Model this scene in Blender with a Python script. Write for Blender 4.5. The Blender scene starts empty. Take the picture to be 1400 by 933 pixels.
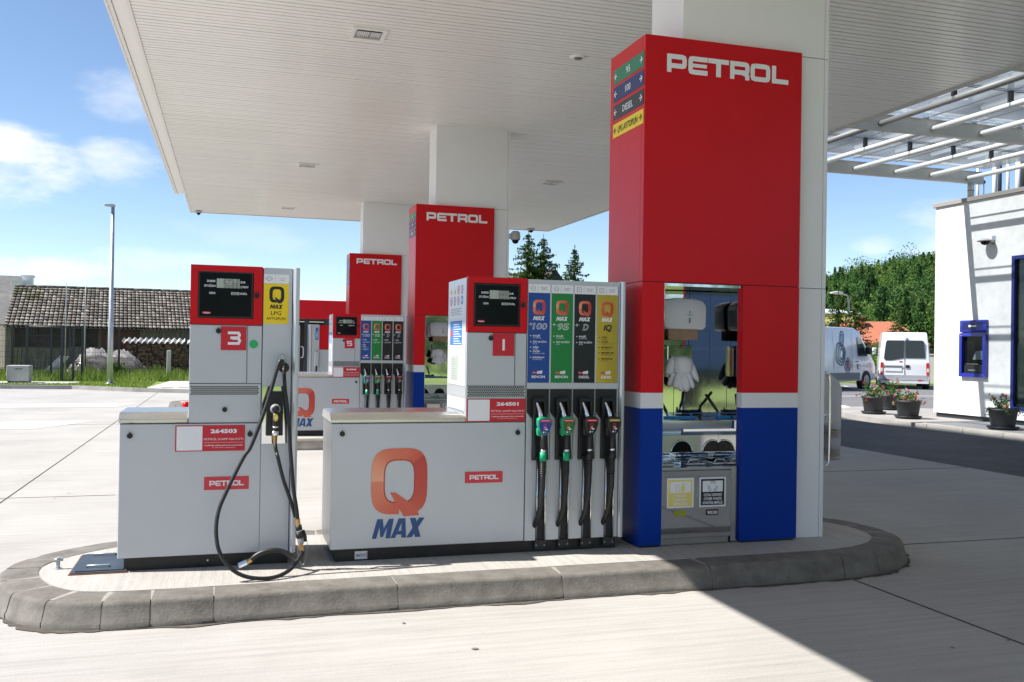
import bpy, bmesh, math, random
from mathutils import Vector, Matrix, noise as mnoise

# ------------------------------------------------------------------ camera, light, exposure
S = bpy.context.scene
C = S.collection
R_ = math.radians
YAW, PITCH, ROLL = 0.2959, 0.00616, 0.01517
cam = bpy.data.cameras.new("camera"); camo = bpy.data.objects.new("camera", cam); C.objects.link(camo); S.camera = camo
cam.sensor_width = 36.0; cam.lens = 36.0 * 1268.5 / 1400.0; cam.clip_start = 0.05; cam.clip_end = 6000
f_ = Vector((math.sin(YAW)*math.cos(PITCH), math.cos(YAW)*math.cos(PITCH), math.sin(PITCH)))
r0 = Vector((math.cos(YAW), -math.sin(YAW), 0)); u0 = r0.cross(f_)
r1 = math.cos(ROLL)*r0 + math.sin(ROLL)*u0; u1 = -math.sin(ROLL)*r0 + math.cos(ROLL)*u0
mw = Matrix((r1, u1, -f_)).transposed().to_4x4(); mw.translation = Vector((0, 0, 1.6)); camo.matrix_world = mw

LDIR = Vector((0.82, -0.12, -1.0)).normalized()
sun = bpy.data.lights.new("sun", "SUN"); suno = bpy.data.objects.new("sun", sun); C.objects.link(suno)
sun.energy = 4.6; sun.angle = R_(0.5); sun.color = (1.0, 0.955, 0.89)
suno.rotation_euler = LDIR.to_track_quat('-Z', 'Y').to_euler(); suno.location = (-20, 5, 30)

W = bpy.data.worlds.new("World"); S.world = W; W.use_nodes = True
nt = W.node_tree; N = nt.nodes; Lk = nt.links
for n in list(N): N.remove(n)
out = N.new("ShaderNodeOutputWorld"); bg = N.new("ShaderNodeBackground"); bg.inputs["Strength"].default_value = 0.088
sky = N.new("ShaderNodeTexSky"); sky.sky_type = 'NISHITA'; sky.sun_disc = False
sky.sun_elevation = math.asin(-LDIR.z); sky.sun_rotation = math.atan2(-LDIR.x, -LDIR.y)
sky.altitude = 1600; sky.air_density = 1.0; sky.dust_density = 0.15; sky.ozone_density = 2.0
def wm(op, a, b=None, c=None):
    n = N.new("ShaderNodeMath"); n.operation = op
    for i, v in enumerate((a, b, c)):
        if v is None: continue
        if isinstance(v, (int, float)): n.inputs[i].default_value = v
        else: Lk.new(v, n.inputs[i])
    return n.outputs[0]
tc = N.new("ShaderNodeTexCoord"); sp = N.new("ShaderNodeSeparateXYZ"); Lk.new(tc.outputs["Generated"], sp.inputs[0])
az = wm('MULTIPLY', wm('ARCTAN2', sp.outputs[0], sp.outputs[1]), 57.29578)
el = wm('MULTIPLY', wm('ARCSINE', sp.outputs[2]), 57.29578)
ns = N.new("ShaderNodeTexNoise"); ns.inputs["Scale"].default_value = 9.0; ns.inputs["Detail"].default_value = 7; ns.inputs["Roughness"].default_value = 0.58
mp = N.new("ShaderNodeMapping"); mp.inputs["Scale"].default_value = (1, 1, 2.4); Lk.new(tc.outputs["Generated"], mp.inputs[0]); Lk.new(mp.outputs[0], ns.inputs["Vector"])
nz = wm('SUBTRACT', ns.outputs["Fac"], 0.5)
acc = None
# azimuth, elevation, half width, half height, amount
for a0, e0, w_, h_, k_ in ((-12.8, 9.3, 6.0, 2.1, .95), (-6.2, 10.2, 2.6, 1.5, .62), (-5.0, 13.6, 3.2, 1.8, .40), (-10.4, 3.9, 4.2, 0.9, .55), (-3.4, 4.8, 4.4, .8, .28),
                           (0.5, 6.3, 5.0, 1.0, .15), (38.3, 6.2, 1.7, 0.8, .55), (41.6, 6.2, 2.6, 2.4, .5), (60, 20, 22, 9, .6), (-60, 25, 25, 9, .6), (150, 22, 40, 10, .6), (210, 35, 30, 12, .5), (95, 40, 26, 10, .5)):
    x = wm('DIVIDE', wm('SUBTRACT', az, a0), w_); y = wm('DIVIDE', wm('SUBTRACT', el, e0), h_)
    d = wm('SUBTRACT', 1.0, wm('ADD', wm('MULTIPLY', x, x), wm('MULTIPLY', y, y)))
    d = wm('ADD', d, wm('MULTIPLY', nz, 5.0))
    mr = N.new("ShaderNodeMapRange"); mr.interpolation_type = 'SMOOTHSTEP'; mr.inputs["From Min"].default_value = -0.15; mr.inputs["From Max"].default_value = 1.5; mr.inputs["To Max"].default_value = k_
    Lk.new(d, mr.inputs["Value"])
    acc = mr.outputs[0] if acc is None else wm('MAXIMUM', acc, mr.outputs[0])
mx = N.new("ShaderNodeMixRGB"); Lk.new(acc, mx.inputs[0]); Lk.new(sky.outputs[0], mx.inputs[1]); mx.inputs[2].default_value = (6.9, 6.9, 7.1, 1)
Lk.new(mx.outputs[0], bg.inputs[0]); Lk.new(bg.outputs[0], out.inputs[0])

S.view_settings.view_transform = 'Standard'; S.view_settings.look = 'None'; S.view_settings.gamma = 1.0
S.view_settings.exposure = 1.0
S.render.engine = 'CYCLES'; S.cycles.use_denoising = True
try: S.cycles.denoiser = 'OPENIMAGEDENOISE'
except Exception: pass
S.cycles.max_bounces = 10; S.cycles.diffuse_bounces = 5; S.cycles.glossy_bounces = 5; S.cycles.transparent_max_bounces = 12
S.cycles.sample_clamp_indirect = 6.0; S.cycles.caustics_reflective = False; S.cycles.caustics_refractive = False

# ------------------------------------------------------------------ materials
MATS = {}
def pm(name, col, rough=.5, metal=0, coat=0, var=0, vscale=4, bump=0, bscale=60, stretch=(1, 1, 1), col2=None, spec=None, sheen=0, emit=0, trans=0):
    m = bpy.data.materials.new(name); m.use_nodes = True; t = m.node_tree; b = t.nodes["Principled BSDF"]
    b.inputs["Base Color"].default_value = (*col, 1); b.inputs["Roughness"].default_value = rough; b.inputs["Metallic"].default_value = metal
    b.inputs["Coat Weight"].default_value = coat; b.inputs["Coat Roughness"].default_value = .08
    if spec is not None: b.inputs["Specular IOR Level"].default_value = spec
    if emit: b.inputs["Emission Color"].default_value = (*col, 1); b.inputs["Emission Strength"].default_value = emit
    if var or bump or col2:
        g = t.nodes.new("ShaderNodeTexCoord"); mpn = t.nodes.new("ShaderNodeMapping"); mpn.inputs["Scale"].default_value = stretch
        t.links.new(g.outputs["Object"], mpn.inputs[0])
    if var or col2:
        n = t.nodes.new("ShaderNodeTexNoise"); n.inputs["Scale"].default_value = vscale; n.inputs["Detail"].default_value = 6; n.inputs["Roughness"].default_value = .6
        t.links.new(mpn.outputs[0], n.inputs["Vector"])
        cr = t.nodes.new("ShaderNodeValToRGB"); cr.color_ramp.elements[0].position = .32; cr.color_ramp.elements[1].position = .68
        lo = tuple(c*(1-var) for c in col); hi = tuple(min(1, c*(1+var)) for c in (col2 or col))
        cr.color_ramp.elements[0].color = (*lo, 1); cr.color_ramp.elements[1].color = (*hi, 1)
        t.links.new(n.outputs["Fac"], cr.inputs[0]); t.links.new(cr.outputs[0], b.inputs["Base Color"])
    if bump:
        n2 = t.nodes.new("ShaderNodeTexNoise"); n2.inputs["Scale"].default_value = bscale; n2.inputs["Detail"].default_value = 4
        t.links.new(mpn.outputs[0], n2.inputs["Vector"]); bp = t.nodes.new("ShaderNodeBump"); bp.inputs["Strength"].default_value = bump; bp.inputs["Distance"].default_value = .01
        t.links.new(n2.outputs["Fac"], bp.inputs["Height"]); t.links.new(bp.outputs[0], b.inputs["Normal"])
    MATS[name] = m; return m

def concrete(name, a, b_, dark, streak=(1.2, 14, 1), bump=.25, stain=.35, bstretch=(6, 120, 1)):
    m = bpy.data.materials.new(name); m.use_nodes = True; t = m.node_tree; b = t.nodes["Principled BSDF"]; b.inputs["Roughness"].default_value = .85
    b.inputs["Specular IOR Level"].default_value = .3
    g = t.nodes.new("ShaderNodeTexCoord")
    def nz_(scale, st, det=6, ro=.6):
        mp_ = t.nodes.new("ShaderNodeMapping"); mp_.inputs["Scale"].default_value = st; t.links.new(g.outputs["Object"], mp_.inputs[0])
        n = t.nodes.new("ShaderNodeTexNoise"); n.inputs["Scale"].default_value = scale; n.inputs["Detail"].default_value = det; n.inputs["Roughness"].default_value = ro
        t.links.new(mp_.outputs[0], n.inputs["Vector"]); return n.outputs["Fac"]
    def ramp(f, p0, p1, c0, c1):
        r = t.nodes.new("ShaderNodeValToRGB"); r.color_ramp.elements[0].position = p0; r.color_ramp.elements[1].position = p1
        r.color_ramp.elements[0].color = (*c0, 1); r.color_ramp.elements[1].color = (*c1, 1); t.links.new(f, r.inputs[0]); return r.outputs[0]
    def mix(f, c1, c2, mode='MIX'):
        x = t.nodes.new("ShaderNodeMixRGB"); x.blend_type = mode
        if isinstance(f, float): x.inputs[0].default_value = f
        else: t.links.new(f, x.inputs[0])
        for i, c in ((1, c1), (2, c2)):
            if isinstance(c, tuple): x.inputs[i].default_value = (*c, 1)
            else: t.links.new(c, x.inputs[i])
        return x.outputs[0]
    base = ramp(nz_(1.0, streak), .3, .7, a, b_)
    base = mix(1.0, base, ramp(nz_(1.0, tuple(q*5.5 for q in streak), 4, .7), .3, .7, (.90, .895, .89), (1.05, 1.05, 1.05)), 'MULTIPLY')
    base = mix(1.0, base, ramp(nz_(.9, (1, 1, 1), 4, .5), .3, .7, (.90, .89, .885), (1.05, 1.05, 1.05)), 'MULTIPLY')
    fine = ramp(nz_(90, (1, 1, 1), 3, .7), .3, .75, (.86, .86, .86), (1.08, 1.08, 1.08))
    c = mix(1.0, base, fine, 'MULTIPLY')
    st = ramp(nz_(.35, (1, 1, 1), 8, .65), .52, .74, (0, 0, 0), (stain,)*3)
    c = mix(st, c, dark)
    sp_ = ramp(nz_(7, (1, 1, 1), 5, .7), .68, .76, (0, 0, 0), (stain*.5,)*3)
    c = mix(sp_, c, dark)
    t.links.new(c, b.inputs["Base Color"])
    bp = t.nodes.new("ShaderNodeBump"); bp.inputs["Strength"].default_value = bump; bp.inputs["Distance"].default_value = .006
    t.links.new(nz_(1, bstretch, 3, .6), bp.inputs["Height"])
    bp2 = t.nodes.new("ShaderNodeBump"); bp2.inputs["Strength"].default_value = bump*.8; bp2.inputs["Distance"].default_value = .003
    t.links.new(nz_(140, (1, 1, 1), 3), bp2.inputs["Height"]); t.links.new(bp.outputs[0], bp2.inputs["Normal"])
    t.links.new(bp2.outputs[0], b.inputs["Normal"]); MATS[name] = m; return m

concrete("forecourt_concrete", (.365, .356, .338), (.445, .436, .418), (.24, .23, .215), streak=(.7, 20, 1), stain=.45, bump=.4, bstretch=(5, 170, 1))
concrete("slab_concrete", (.38, .365, .34), (.48, .465, .435), (.23, .215, .20), streak=(26, 1.5, 1), bstretch=(150, 5, 1), bump=.5)
concrete("kerb_stone", (.125, .117, .104), (.215, .203, .182), (.075, .070, .062), streak=(7, 7, 7), bump=.45, stain=.8, bstretch=(60, 60, 60))
concrete("kerb_light", (.33, .32, .30), (.44, .42, .40), (.22, .21, .20), streak=(3, 3, 3), stain=.4, bstretch=(40, 40, 40))
concrete("walkway_concrete", (.30, .29, .28), (.38, .37, .355), (.22, .21, .2), streak=(2, 2, 2), stain=.3, bstretch=(40, 40, 40))
concrete("asphalt", (.075, .076, .080), (.115, .115, .119), (.04, .04, .042), streak=(1, 1, 1), bump=.5, stain=.4, bstretch=(80, 80, 80))
concrete("parking_asphalt", (.16, .16, .165), (.20, .20, .205), (.11, .11, .11), streak=(1, 1, 1), bump=.4, stain=.3, bstretch=(80, 80, 80))
concrete("render_white", (.78, .77, .74), (.82, .81, .79), (.66, .65, .62), streak=(1, 1, 1), bump=.15, stain=.12, bstretch=(60, 60, 60))
pm("mortar", (.30, .28, .25), .9, var=.15, vscale=30)
pm("joint_dark", (.05, .045, .04), .9)
pm("patch_new", (.46, .45, .43), .85, var=.06, vscale=3)
pm("patch_concrete", (.50, .485, .46), .85, var=.06, vscale=3)
pm("red_paint", (.60, .006, .013), .30, spec=.25, var=.04, vscale=2)
pm("blue_paint", (.002, .036, .29), .4, spec=.16, var=.05, vscale=3)
pm("white_paint", (.74, .74, .76), .4, coat=.1)
pm("cladding_white", (.84, .83, .85), .42, coat=.15, var=.02, vscale=1.5)
pm("cladding_core", (.12, .12, .12), .7)
pm("soffit_white", (.86, .845, .81), .36, coat=.12, var=.02, vscale=.6)
pm("soffit_gap", (.16, .155, .15), .8)
pm("fascia_white", (.80, .78, .75), .5)
pm("pump_grey", (.54, .565, .60), .36, metal=.2, coat=.2, var=.04, vscale=1.1)
pm("pump_silver", (.60, .62, .65), .30, metal=.5, coat=.1, var=.03, vscale=2)
pm("side_silver", (.72, .73, .75), .34, metal=.4, var=.04, vscale=2)
pm("stainless", (.72, .71, .69), .22, metal=1, var=.05, vscale=3, bump=.02, bscale=4)
pm("mirror_steel", (.78, .79, .80), .05, metal=1, bump=.06, bscale=2.2)
pm("chrome", (.85, .85, .86), .12, metal=1)
pm("brass", (.60, .38, .14), .3, metal=1)
pm("black_plastic", (.012, .012, .013), .42)
pm("black_gloss", (.004, .005, .007), .12, spec=.25)
pm("rubber", (.014, .014, .015), .45, var=.2, vscale=20)
pm("plinth_black", (.018, .017, .016), .5, var=.4, vscale=7, bump=.1, bscale=30)
pm("seam", (.02, .02, .022), .7)
pm("lcd", (.40, .45, .40), .4)
pm("lcd_digit", (.05, .06, .05), .5)
pm("ink_white", (.82, .82, .85), .45)
pm("ink_black", (.012, .012, .012), .5)
pm("ink_grey", (.28, .29, .32), .5)
pm("decal_red", (.56, .012, .03), .4)
pm("decal_red_soft", (.62, .04, .055), .42)
pm("strip_blue", (.012, .065, .30), .35)
pm("strip_green", (.012, .22, .045), .35)
pm("strip_black", (.012, .012, .014), .35)
pm("strip_gold", (.58, .42, .05), .28, metal=.3, var=.22, vscale=2.0, stretch=(3, 3, .4))
pm("label_yellow", (.86, .62, .008), .45)
pm("green_dot", (.012, .42, .13), .5)
pm("nozzle_green", (.0, .33, .15), .38)
pm("nozzle_green_dark", (.02, .14, .03), .4)
pm("nozzle_blue", (.02, .05, .30), .3, coat=.3)
pm("nozzle_gold", (.50, .36, .05), .35, metal=.4)
pm("max_blue", (.015, .075, .24), .4); pm("max_navy", (.012, .028, .085), .4)
for i_ in range(32): t_ = i_/31.0; c_ = [(.88, .42, .26), (.76, .22, .12), (.66, .11, .06), (.55, .05, .035), (.42, .025, .022)]; k_ = min(3, int(t_*4)); u_ = t_*4-k_; pm("q%d" % i_, tuple(c_[k_][q]*(1-u_)+c_[k_+1][q]*u_ for q in range(3)), .35, coat=.2)
pm("sign_green", (.01, .19, .09), .4); pm("sign_navy", (.01, .02, .12), .4); pm("sign_blue", (.03, .17, .50), .4)
pm("hatch_steel", (.045, .062, .085), .5, metal=.25, var=.15, vscale=9)
pm("rust", (.22, .09, .04), .9)
pm("paper_brown", (.38, .25, .17), .85, var=.1, vscale=18)
pm("glove_white", (.80, .80, .84), .5, bump=.35, bscale=28)
pm("dispenser_white", (.80, .80, .84), .35, coat=.3)
pm("squeegee_blue", (.0, .20, .48), .35)
pm("bin_yellow", (.80, .68, .16), .5)
pm("olive_tape", (.33, .33, .03), .5)
pm("galvanised", (.42, .44, .46), .45, metal=.6, var=.1, vscale=6)
pm("anthracite", (.02, .025, .032), .5)
pm("barn_wood", (.16, .14, .12), .9, var=.5, vscale=2.2, stretch=(7, 7, .7), bump=.4, bscale=20)
pm("barn_dark", (.035, .024, .02), .9, var=.4, vscale=3)
pm("barn_red", (.10, .032, .022), .9, var=.4, vscale=2)
pm("log", (.24, .135, .07), .9, var=.6, vscale=5)
pm("log_dark", (.085, .048, .028), .9, var=.5, vscale=5)
pm("sheet_grey", (.46, .45, .43), .7, var=.25, vscale=3)
pm("cabinet_grey", (.42, .42, .40), .6, var=.06, vscale=3)
pm("cabinet_side", (.28, .33, .26), .6, var=.1, vscale=3)
pm("post_concrete", (.46, .44, .40), .8, var=.1, vscale=8)
pm("yellow_paint", (.75, .46, .01), .5)
pm("van_white", (.78, .79, .81), .25, coat=.7)
pm("van_silver", (.62, .65, .70), .25, coat=.7, var=.05)
pm("van_grey", (.16, .165, .17), .55); pm("van_lower", (.34, .36, .38), .4)
pm("tyre", (.018, .018, .018), .8); pm("rim", (.35, .36, .38), .35, metal=.8)
pm("window_dark", (.02, .032, .035), .06, coat=.8)
pm("tail_red", (.45, .012, .012), .2, coat=.6); pm("tail_clear", (.6, .55, .5), .2, coat=.6)
pm("plate_white", (.75, .76, .75), .5); pm("navy_ink", (.02, .06, .15), .45)
pm("tile_orange", (.37, .125, .07), .85, var=.25, vscale=2.5, bump=.5, bscale=5, stretch=(1, 6, 6))
pm("house_wall", (.46, .43, .38), .85, var=.06); pm("house_yellow", (.70, .58, .17), .8, var=.05)
pm("roof_grey", (.15, .145, .14), .85, var=.2, vscale=2.5); pm("roof_dark", (.085, .08, .078), .85, var=.3, vscale=3)
pm("chimney_brick", (.33, .10, .055), .85, var=.2, vscale=8)
pm("atm_blue", (.015, .025, .30), .3, coat=.4); pm("atm_navy", (.012, .016, .10), .3)
pm("frame_blue", (.015, .022, .15), .4); pm("coping", (.30, .27, .25), .6)
pm("blind", (.55, .70, .66), .5); pm("screen", (.10, .14, .16), .15)
pm("pot_black", (.022, .024, .028), .55, var=.2, vscale=9); pm("soil", (.03, .02, .014), .95)
pm("flower_red", (.55, .008, .02), .6); pm("flower_pink", (.72, .12, .24), .6); pm("flower_cream", (.78, .62, .48), .6)
pm("bark", (.07, .05, .035), .95, var=.3, vscale=12)
pm("tube_white", (.90, .89, .86), .35); pm("tube_shaded", (.34, .32, .30), .5, metal=.2); pm("beam_steel", (.60, .59, .56), .5, var=.06, vscale=2)
pm("clear_plastic_frame", (.55, .56, .58), .25, metal=.5)
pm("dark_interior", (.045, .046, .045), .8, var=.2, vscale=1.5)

for nm_, c_ in (("tile_a", (.155, .135, .11)), ("tile_b", (.21, .185, .155)), ("tile_c", (.105, .09, .075)), ("tile_d", (.27, .24, .20)), ("tile_moss", (.075, .075, .03))): pm(nm_, c_, .9, var=.25, vscale=6, bump=.3, bscale=30)
def leafmat(name, c1, c2, tr=.25, vs=.9):
    m = bpy.data.materials.new(name); m.use_nodes = True; t = m.node_tree
    for n in list(t.nodes): t.nodes.remove(n)
    o = t.nodes.new("ShaderNodeOutputMaterial"); d = t.nodes.new("ShaderNodeBsdfDiffuse"); tl = t.nodes.new("ShaderNodeBsdfTranslucent"); mxs = t.nodes.new("ShaderNodeMixShader"); mxs.inputs[0].default_value = tr
    g = t.nodes.new("ShaderNodeTexCoord"); n = t.nodes.new("ShaderNodeTexNoise"); n.inputs["Scale"].default_value = vs; n.inputs["Detail"].default_value = 5
    t.links.new(g.outputs["Object"], n.inputs["Vector"]); r = t.nodes.new("ShaderNodeValToRGB"); r.color_ramp.elements[0].position = .35; r.color_ramp.elements[1].position = .65
    r.color_ramp.elements[0].color = (*c1, 1); r.color_ramp.elements[1].color = (*c2, 1)
    t.links.new(n.outputs["Fac"], r.inputs[0]); t.links.new(r.outputs[0], d.inputs[0]); t.links.new(r.outputs[0], tl.inputs[0])
    t.links.new(d.outputs[0], mxs.inputs[1]); t.links.new(tl.outputs[0], mxs.inputs[2]); t.links.new(mxs.outputs[0], o.inputs[0]); MATS[name] = m
leafmat("leaf_spruce", (.02, .05, .018), (.06, .11, .03), .15, 1.2)
leafmat("leaf_spruce_light", (.05, .09, .02), (.11, .15, .035), .2, 1.2)
leafmat("leaf_a", (.04, .10, .03), (.08, .16, .04), .3, .06)
leafmat("leaf_b", (.075, .15, .035), (.14, .22, .05), .3, .06)
leafmat("leaf_d", (.11, .18, .04), (.19, .26, .07), .3, .06)
leafmat("leaf_c", (.03, .075, .028), (.06, .115, .04), .25, .06)
leafmat("leaf_pot", (.04, .10, .02), (.10, .19, .04), .3, 8)
leafmat("leaf_bush", (.05, .12, .015), (.13, .22, .03), .3, 1.5)
leafmat("grass", (.17, .25, .05), (.30, .38, .10), .35, .8)
pm("lawn", (.17, .23, .06), .95, var=.35, vscale=2.5, col2=(.20, .27, .06), bump=.6, bscale=40)
pm("meadow", (.08, .13, .03), .95, var=.3, vscale=.05, col2=(.13, .17, .05))
pm("hill_ground", (.02, .045, .012), .95, var=.3, vscale=.05)

def glassmat(name, tint, rough=.03, dust=.1, dustcol=(.8, .85, .9)):
    m = bpy.data.materials.new(name); m.use_nodes = True; t = m.node_tree
    for n in list(t.nodes): t.nodes.remove(n)
    o = t.nodes.new("ShaderNodeOutputMaterial"); tr = t.nodes.new("ShaderNodeBsdfTransparent"); tr.inputs[0].default_value = (*tint, 1)
    gl = t.nodes.new("ShaderNodeBsdfGlossy"); gl.inputs["Roughness"].default_value = rough
    fr = t.nodes.new("ShaderNodeFresnel"); fr.inputs[0].default_value = 1.5
    m1 = t.nodes.new("ShaderNodeMixShader"); t.links.new(fr.outputs[0], m1.inputs[0]); t.links.new(tr.outputs[0], m1.inputs[1]); t.links.new(gl.outputs[0], m1.inputs[2])
    tl = t.nodes.new("ShaderNodeBsdfTranslucent"); tl.inputs[0].default_value = (*dustcol, 1)
    g = t.nodes.new("ShaderNodeTexCoord"); n = t.nodes.new("ShaderNodeTexNoise"); n.inputs["Scale"].default_value = .8; n.inputs["Detail"].default_value = 3; t.links.new(g.outputs["Object"], n.inputs["Vector"])
    r = t.nodes.new("ShaderNodeMapRange"); r.inputs["From Min"].default_value = .35; r.inputs["From Max"].default_value = .65; r.inputs["To Min"].default_value = dust*.5; r.inputs["To Max"].default_value = dust*1.5; t.links.new(n.outputs["Fac"], r.inputs["Value"])
    m2 = t.nodes.new("ShaderNodeMixShader"); t.links.new(r.outputs[0], m2.inputs[0]); t.links.new(m1.outputs[0], m2.inputs[1]); t.links.new(tl.outputs[0], m2.inputs[2]); t.links.new(m2.outputs[0], o.inputs[0]); MATS[name] = m
glassmat("canopy_glass", (.90, .94, .98), .04, .07, (.75, .85, .95))
glassmat("clear_plastic", (.92, .92, .94), .2, .5, (.95, .95, .97))
glassmat("shop_glass", (.80, .90, .87), .02, .03, (.6, .75, .7))
glassmat("film", (.85, .85, .86), .12, .85, (.8, .8, .82))

# ------------------------------------------------------------------ mesh builder
ORG = {}
def org(o):
    v = Vector((0, 0, 0))
    while o is not None: v += Vector(ORG.get(o.name, (0, 0, 0))); o = o.parent
    return v
class Fr:
    def __init__(s, o, U, V): s.o = Vector(o); s.U = Vector(U).normalized(); s.V = Vector(V).normalized(); s.N = s.U.cross(s.V)
    def p(s, u, v, w=0): return s.o + s.U*u + s.V*v + s.N*w
def front(y): return Fr((0, y, 0), (1, 0, 0), (0, 0, 1))
def left(x): return Fr((x, 0, 0), (0, -1, 0), (0, 0, 1))
GL = {}
def glyph(s, bold):
    k = (s, bold)
    if k not in GL:
        c = bpy.data.curves.new('t', 'FONT'); c.body = s; c.offset = bold; c.resolution_u = 2; o = bpy.data.objects.new('t', c); C.objects.link(o)
        bpy.context.view_layer.update(); e = o.evaluated_get(bpy.context.evaluated_depsgraph_get()); m = e.to_mesh()
        vs = [(v.co.x, v.co.y) for v in m.vertices]; fs = [tuple(p.vertices) for p in m.polygons]; e.to_mesh_clear()
        bpy.data.objects.remove(o); bpy.data.curves.remove(c); GL[k] = (vs, fs)
    return GL[k]
class MB:
    def __init__(s): s.v = []; s.f = []; s.m = []; s.s = []; s.mats = []; s.eps = 0.0
    def mi(s, m):
        if m not in s.mats: s.mats.append(m)
        return s.mats.index(m)
    def add(s, vs, fs, mat, sm=False, M=None):
        b = len(s.v); s.v += [(M @ Vector(v)) if M else Vector(v) for v in vs]; i = s.mi(mat)
        for f in fs: s.f.append(tuple(b+k for k in f)); s.m.append(i); s.s.append(sm)
        return s
    def box(s, x0, x1, y0, y1, z0, z1, mat, bev=0, seg=1, M=None):
        vs = [(x, y, z) for z in (z0, z1) for y in (y0, y1) for x in (x0, x1)]
        fs = [(0, 2, 3, 1), (4, 5, 7, 6), (0, 1, 5, 4), (2, 6, 7, 3), (0, 4, 6, 2), (1, 3, 7, 5)]
        if not bev: return s.add(vs, fs, mat, False, M)
        return s.bevadd(vs, fs, mat, bev, seg, M)
    def bevadd(s, vs, fs, mat, bev, seg=1, M=None, sm=None):
        bm = bmesh.new(); bv = [bm.verts.new(v) for v in vs]
        for f in fs: bm.faces.new([bv[k] for k in f])
        bmesh.ops.recalc_face_normals(bm, faces=bm.faces)
        bmesh.ops.bevel(bm, geom=list(bm.edges), offset=bev, segments=seg, affect='EDGES', profile=.5, clamp_overlap=True)
        bm.verts.index_update(); s.add([v.co.copy() for v in bm.verts], [tuple(v.index for v in f.verts) for f in bm.faces], mat, seg > 1 if sm is None else sm, M); bm.free(); return s
    def prism(s, fr, pts, w0, w1, mat, bev=0, seg=1, sm=None):
        n = len(pts); vs = [fr.p(u, v, w0) for u, v in pts] + [fr.p(u, v, w1) for u, v in pts]
        fs = [tuple(range(n))[::-1], tuple(range(n, 2*n))] + [(i, (i+1) % n, n+(i+1) % n, n+i) for i in range(n)]
        if bev: return s.bevadd(vs, fs, mat, bev, seg, None, sm)
        return s.add(vs, fs, mat)
    def quad(s, fr, u0, u1, v0, v1, mat, w=0.0):
        return s.add([fr.p(u0, v0, w), fr.p(u1, v0, w), fr.p(u1, v1, w), fr.p(u0, v1, w)], [(0, 1, 2, 3)], mat)
    def plate(s, fr, u0, u1, v0, v1, mat, w0=0.0, w1=.003): return s.prism(fr, [(u0, v0), (u1, v0), (u1, v1), (u0, v1)], w0, w1, mat)
    def flat(s, fr, pts, mat, w): return s.add([fr.p(u, v, w) for u, v in pts], [tuple(range(len(pts)))], mat)
    def disc(s, fr, u, v, r, mat, w, n=24, ru=None): return s.flat(fr, [(u+(ru or r)*math.cos(a), v+r*math.sin(a)) for a in [2*math.pi*i/n for i in range(n)]], mat, w)
    def ring(s, fr, u, v, r, r2, mat, w, n=28, k=1.0, ku=1.0):
        vs = []; fs = []
        for i in range(n):
            a = 2*math.pi*i/n; vs += [fr.p(u+r*ku*math.cos(a), v+r*math.sin(a), w), fr.p(u+r2*ku*math.cos(a), v+r2*math.sin(a), w)]
        for i in range(n): j = (i+1) % n; fs.append((2*i, 2*j, 2*j+1, 2*i+1))
        return s.add(vs, fs, mat)
    def text(s, st, fr, u, v, h, mat, W=None, al='c', bold=0.0, slant=0, w=.0015, sx=1.0):
        vs, fs = glyph(st, bold)
        if not vs: return s
        k = h/.729; x0 = min(a for a, b in vs); x1 = max(a for a, b in vs); kx = k*sx
        if W: kx = W/max(1e-6, x1-x0)
        wd = (x1-x0)*kx; off = {'c': -wd/2, 'l': 0, 'r': -wd}[al]
        return s.add([fr.p(u+off+(a-x0)*kx+slant*b*k, v+b*k, w) for a, b in vs], fs, mat)
    def stroke(s, fr, pts, wd, mat, w, closed=False):
        n = len(pts); P = [Vector(p) for p in pts]; vs = []
        for i in range(n):
            a = P[i-1] if (i or closed) else None; b = P[(i+1) % n] if (i < n-1 or closed) else None
            d1 = (P[i]-a).normalized() if a is not None else None; d2 = (b-P[i]).normalized() if b is not None else None
            d1 = d1 or d2; d2 = d2 or d1
            t = (d1+d2).normalized(); nn = Vector((-t.y, t.x)); k = wd/2/max(.35, nn.dot(Vector((-d1.y, d1.x))))
            vs += [P[i]+nn*k, P[i]-nn*k]
        m = n if closed else n-1
        return s.add([fr.p(q.x, q.y, w) for q in vs], [(2*i+1, 2*((i+1) % n)+1, 2*((i+1) % n), 2*i) for i in range(m)], mat)
    def tube(s, pts, r, mat, n=10, sm=True, caps=True):
        P = [Vector(p) for p in pts]; rr = r if isinstance(r, (list, tuple)) else [r]*len(P); vs = []; fs = []
        t = (P[1]-P[0]).normalized(); up = Vector((0, 0, 1)) if abs(t.z) < .9 else Vector((1, 0, 0)); a = t.cross(up).normalized()
        for i, p in enumerate(P):
            t = (P[min(i+1, len(P)-1)]-P[max(i-1, 0)]).normalized(); a = (a-t*a.dot(t)).normalized(); b = t.cross(a)
            vs += [p+(a*math.cos(q)+b*math.sin(q))*rr[i] for q in [2*math.pi*k/n for k in range(n)]]
        for i in range(len(P)-1):
            for k in range(n): fs.append((i*n+k, i*n+(k+1) % n, (i+1)*n+(k+1) % n, (i+1)*n+k))
        s.add(vs, fs, mat, sm)
        if caps: b0 = len(s.v)-len(vs); i_ = s.mi(mat); s.f += [tuple(b0+k for k in range(n))[::-1], tuple(b0+(len(P)-1)*n+k for k in range(n))]; s.m += [i_, i_]; s.s += [False, False]
        return s
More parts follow.
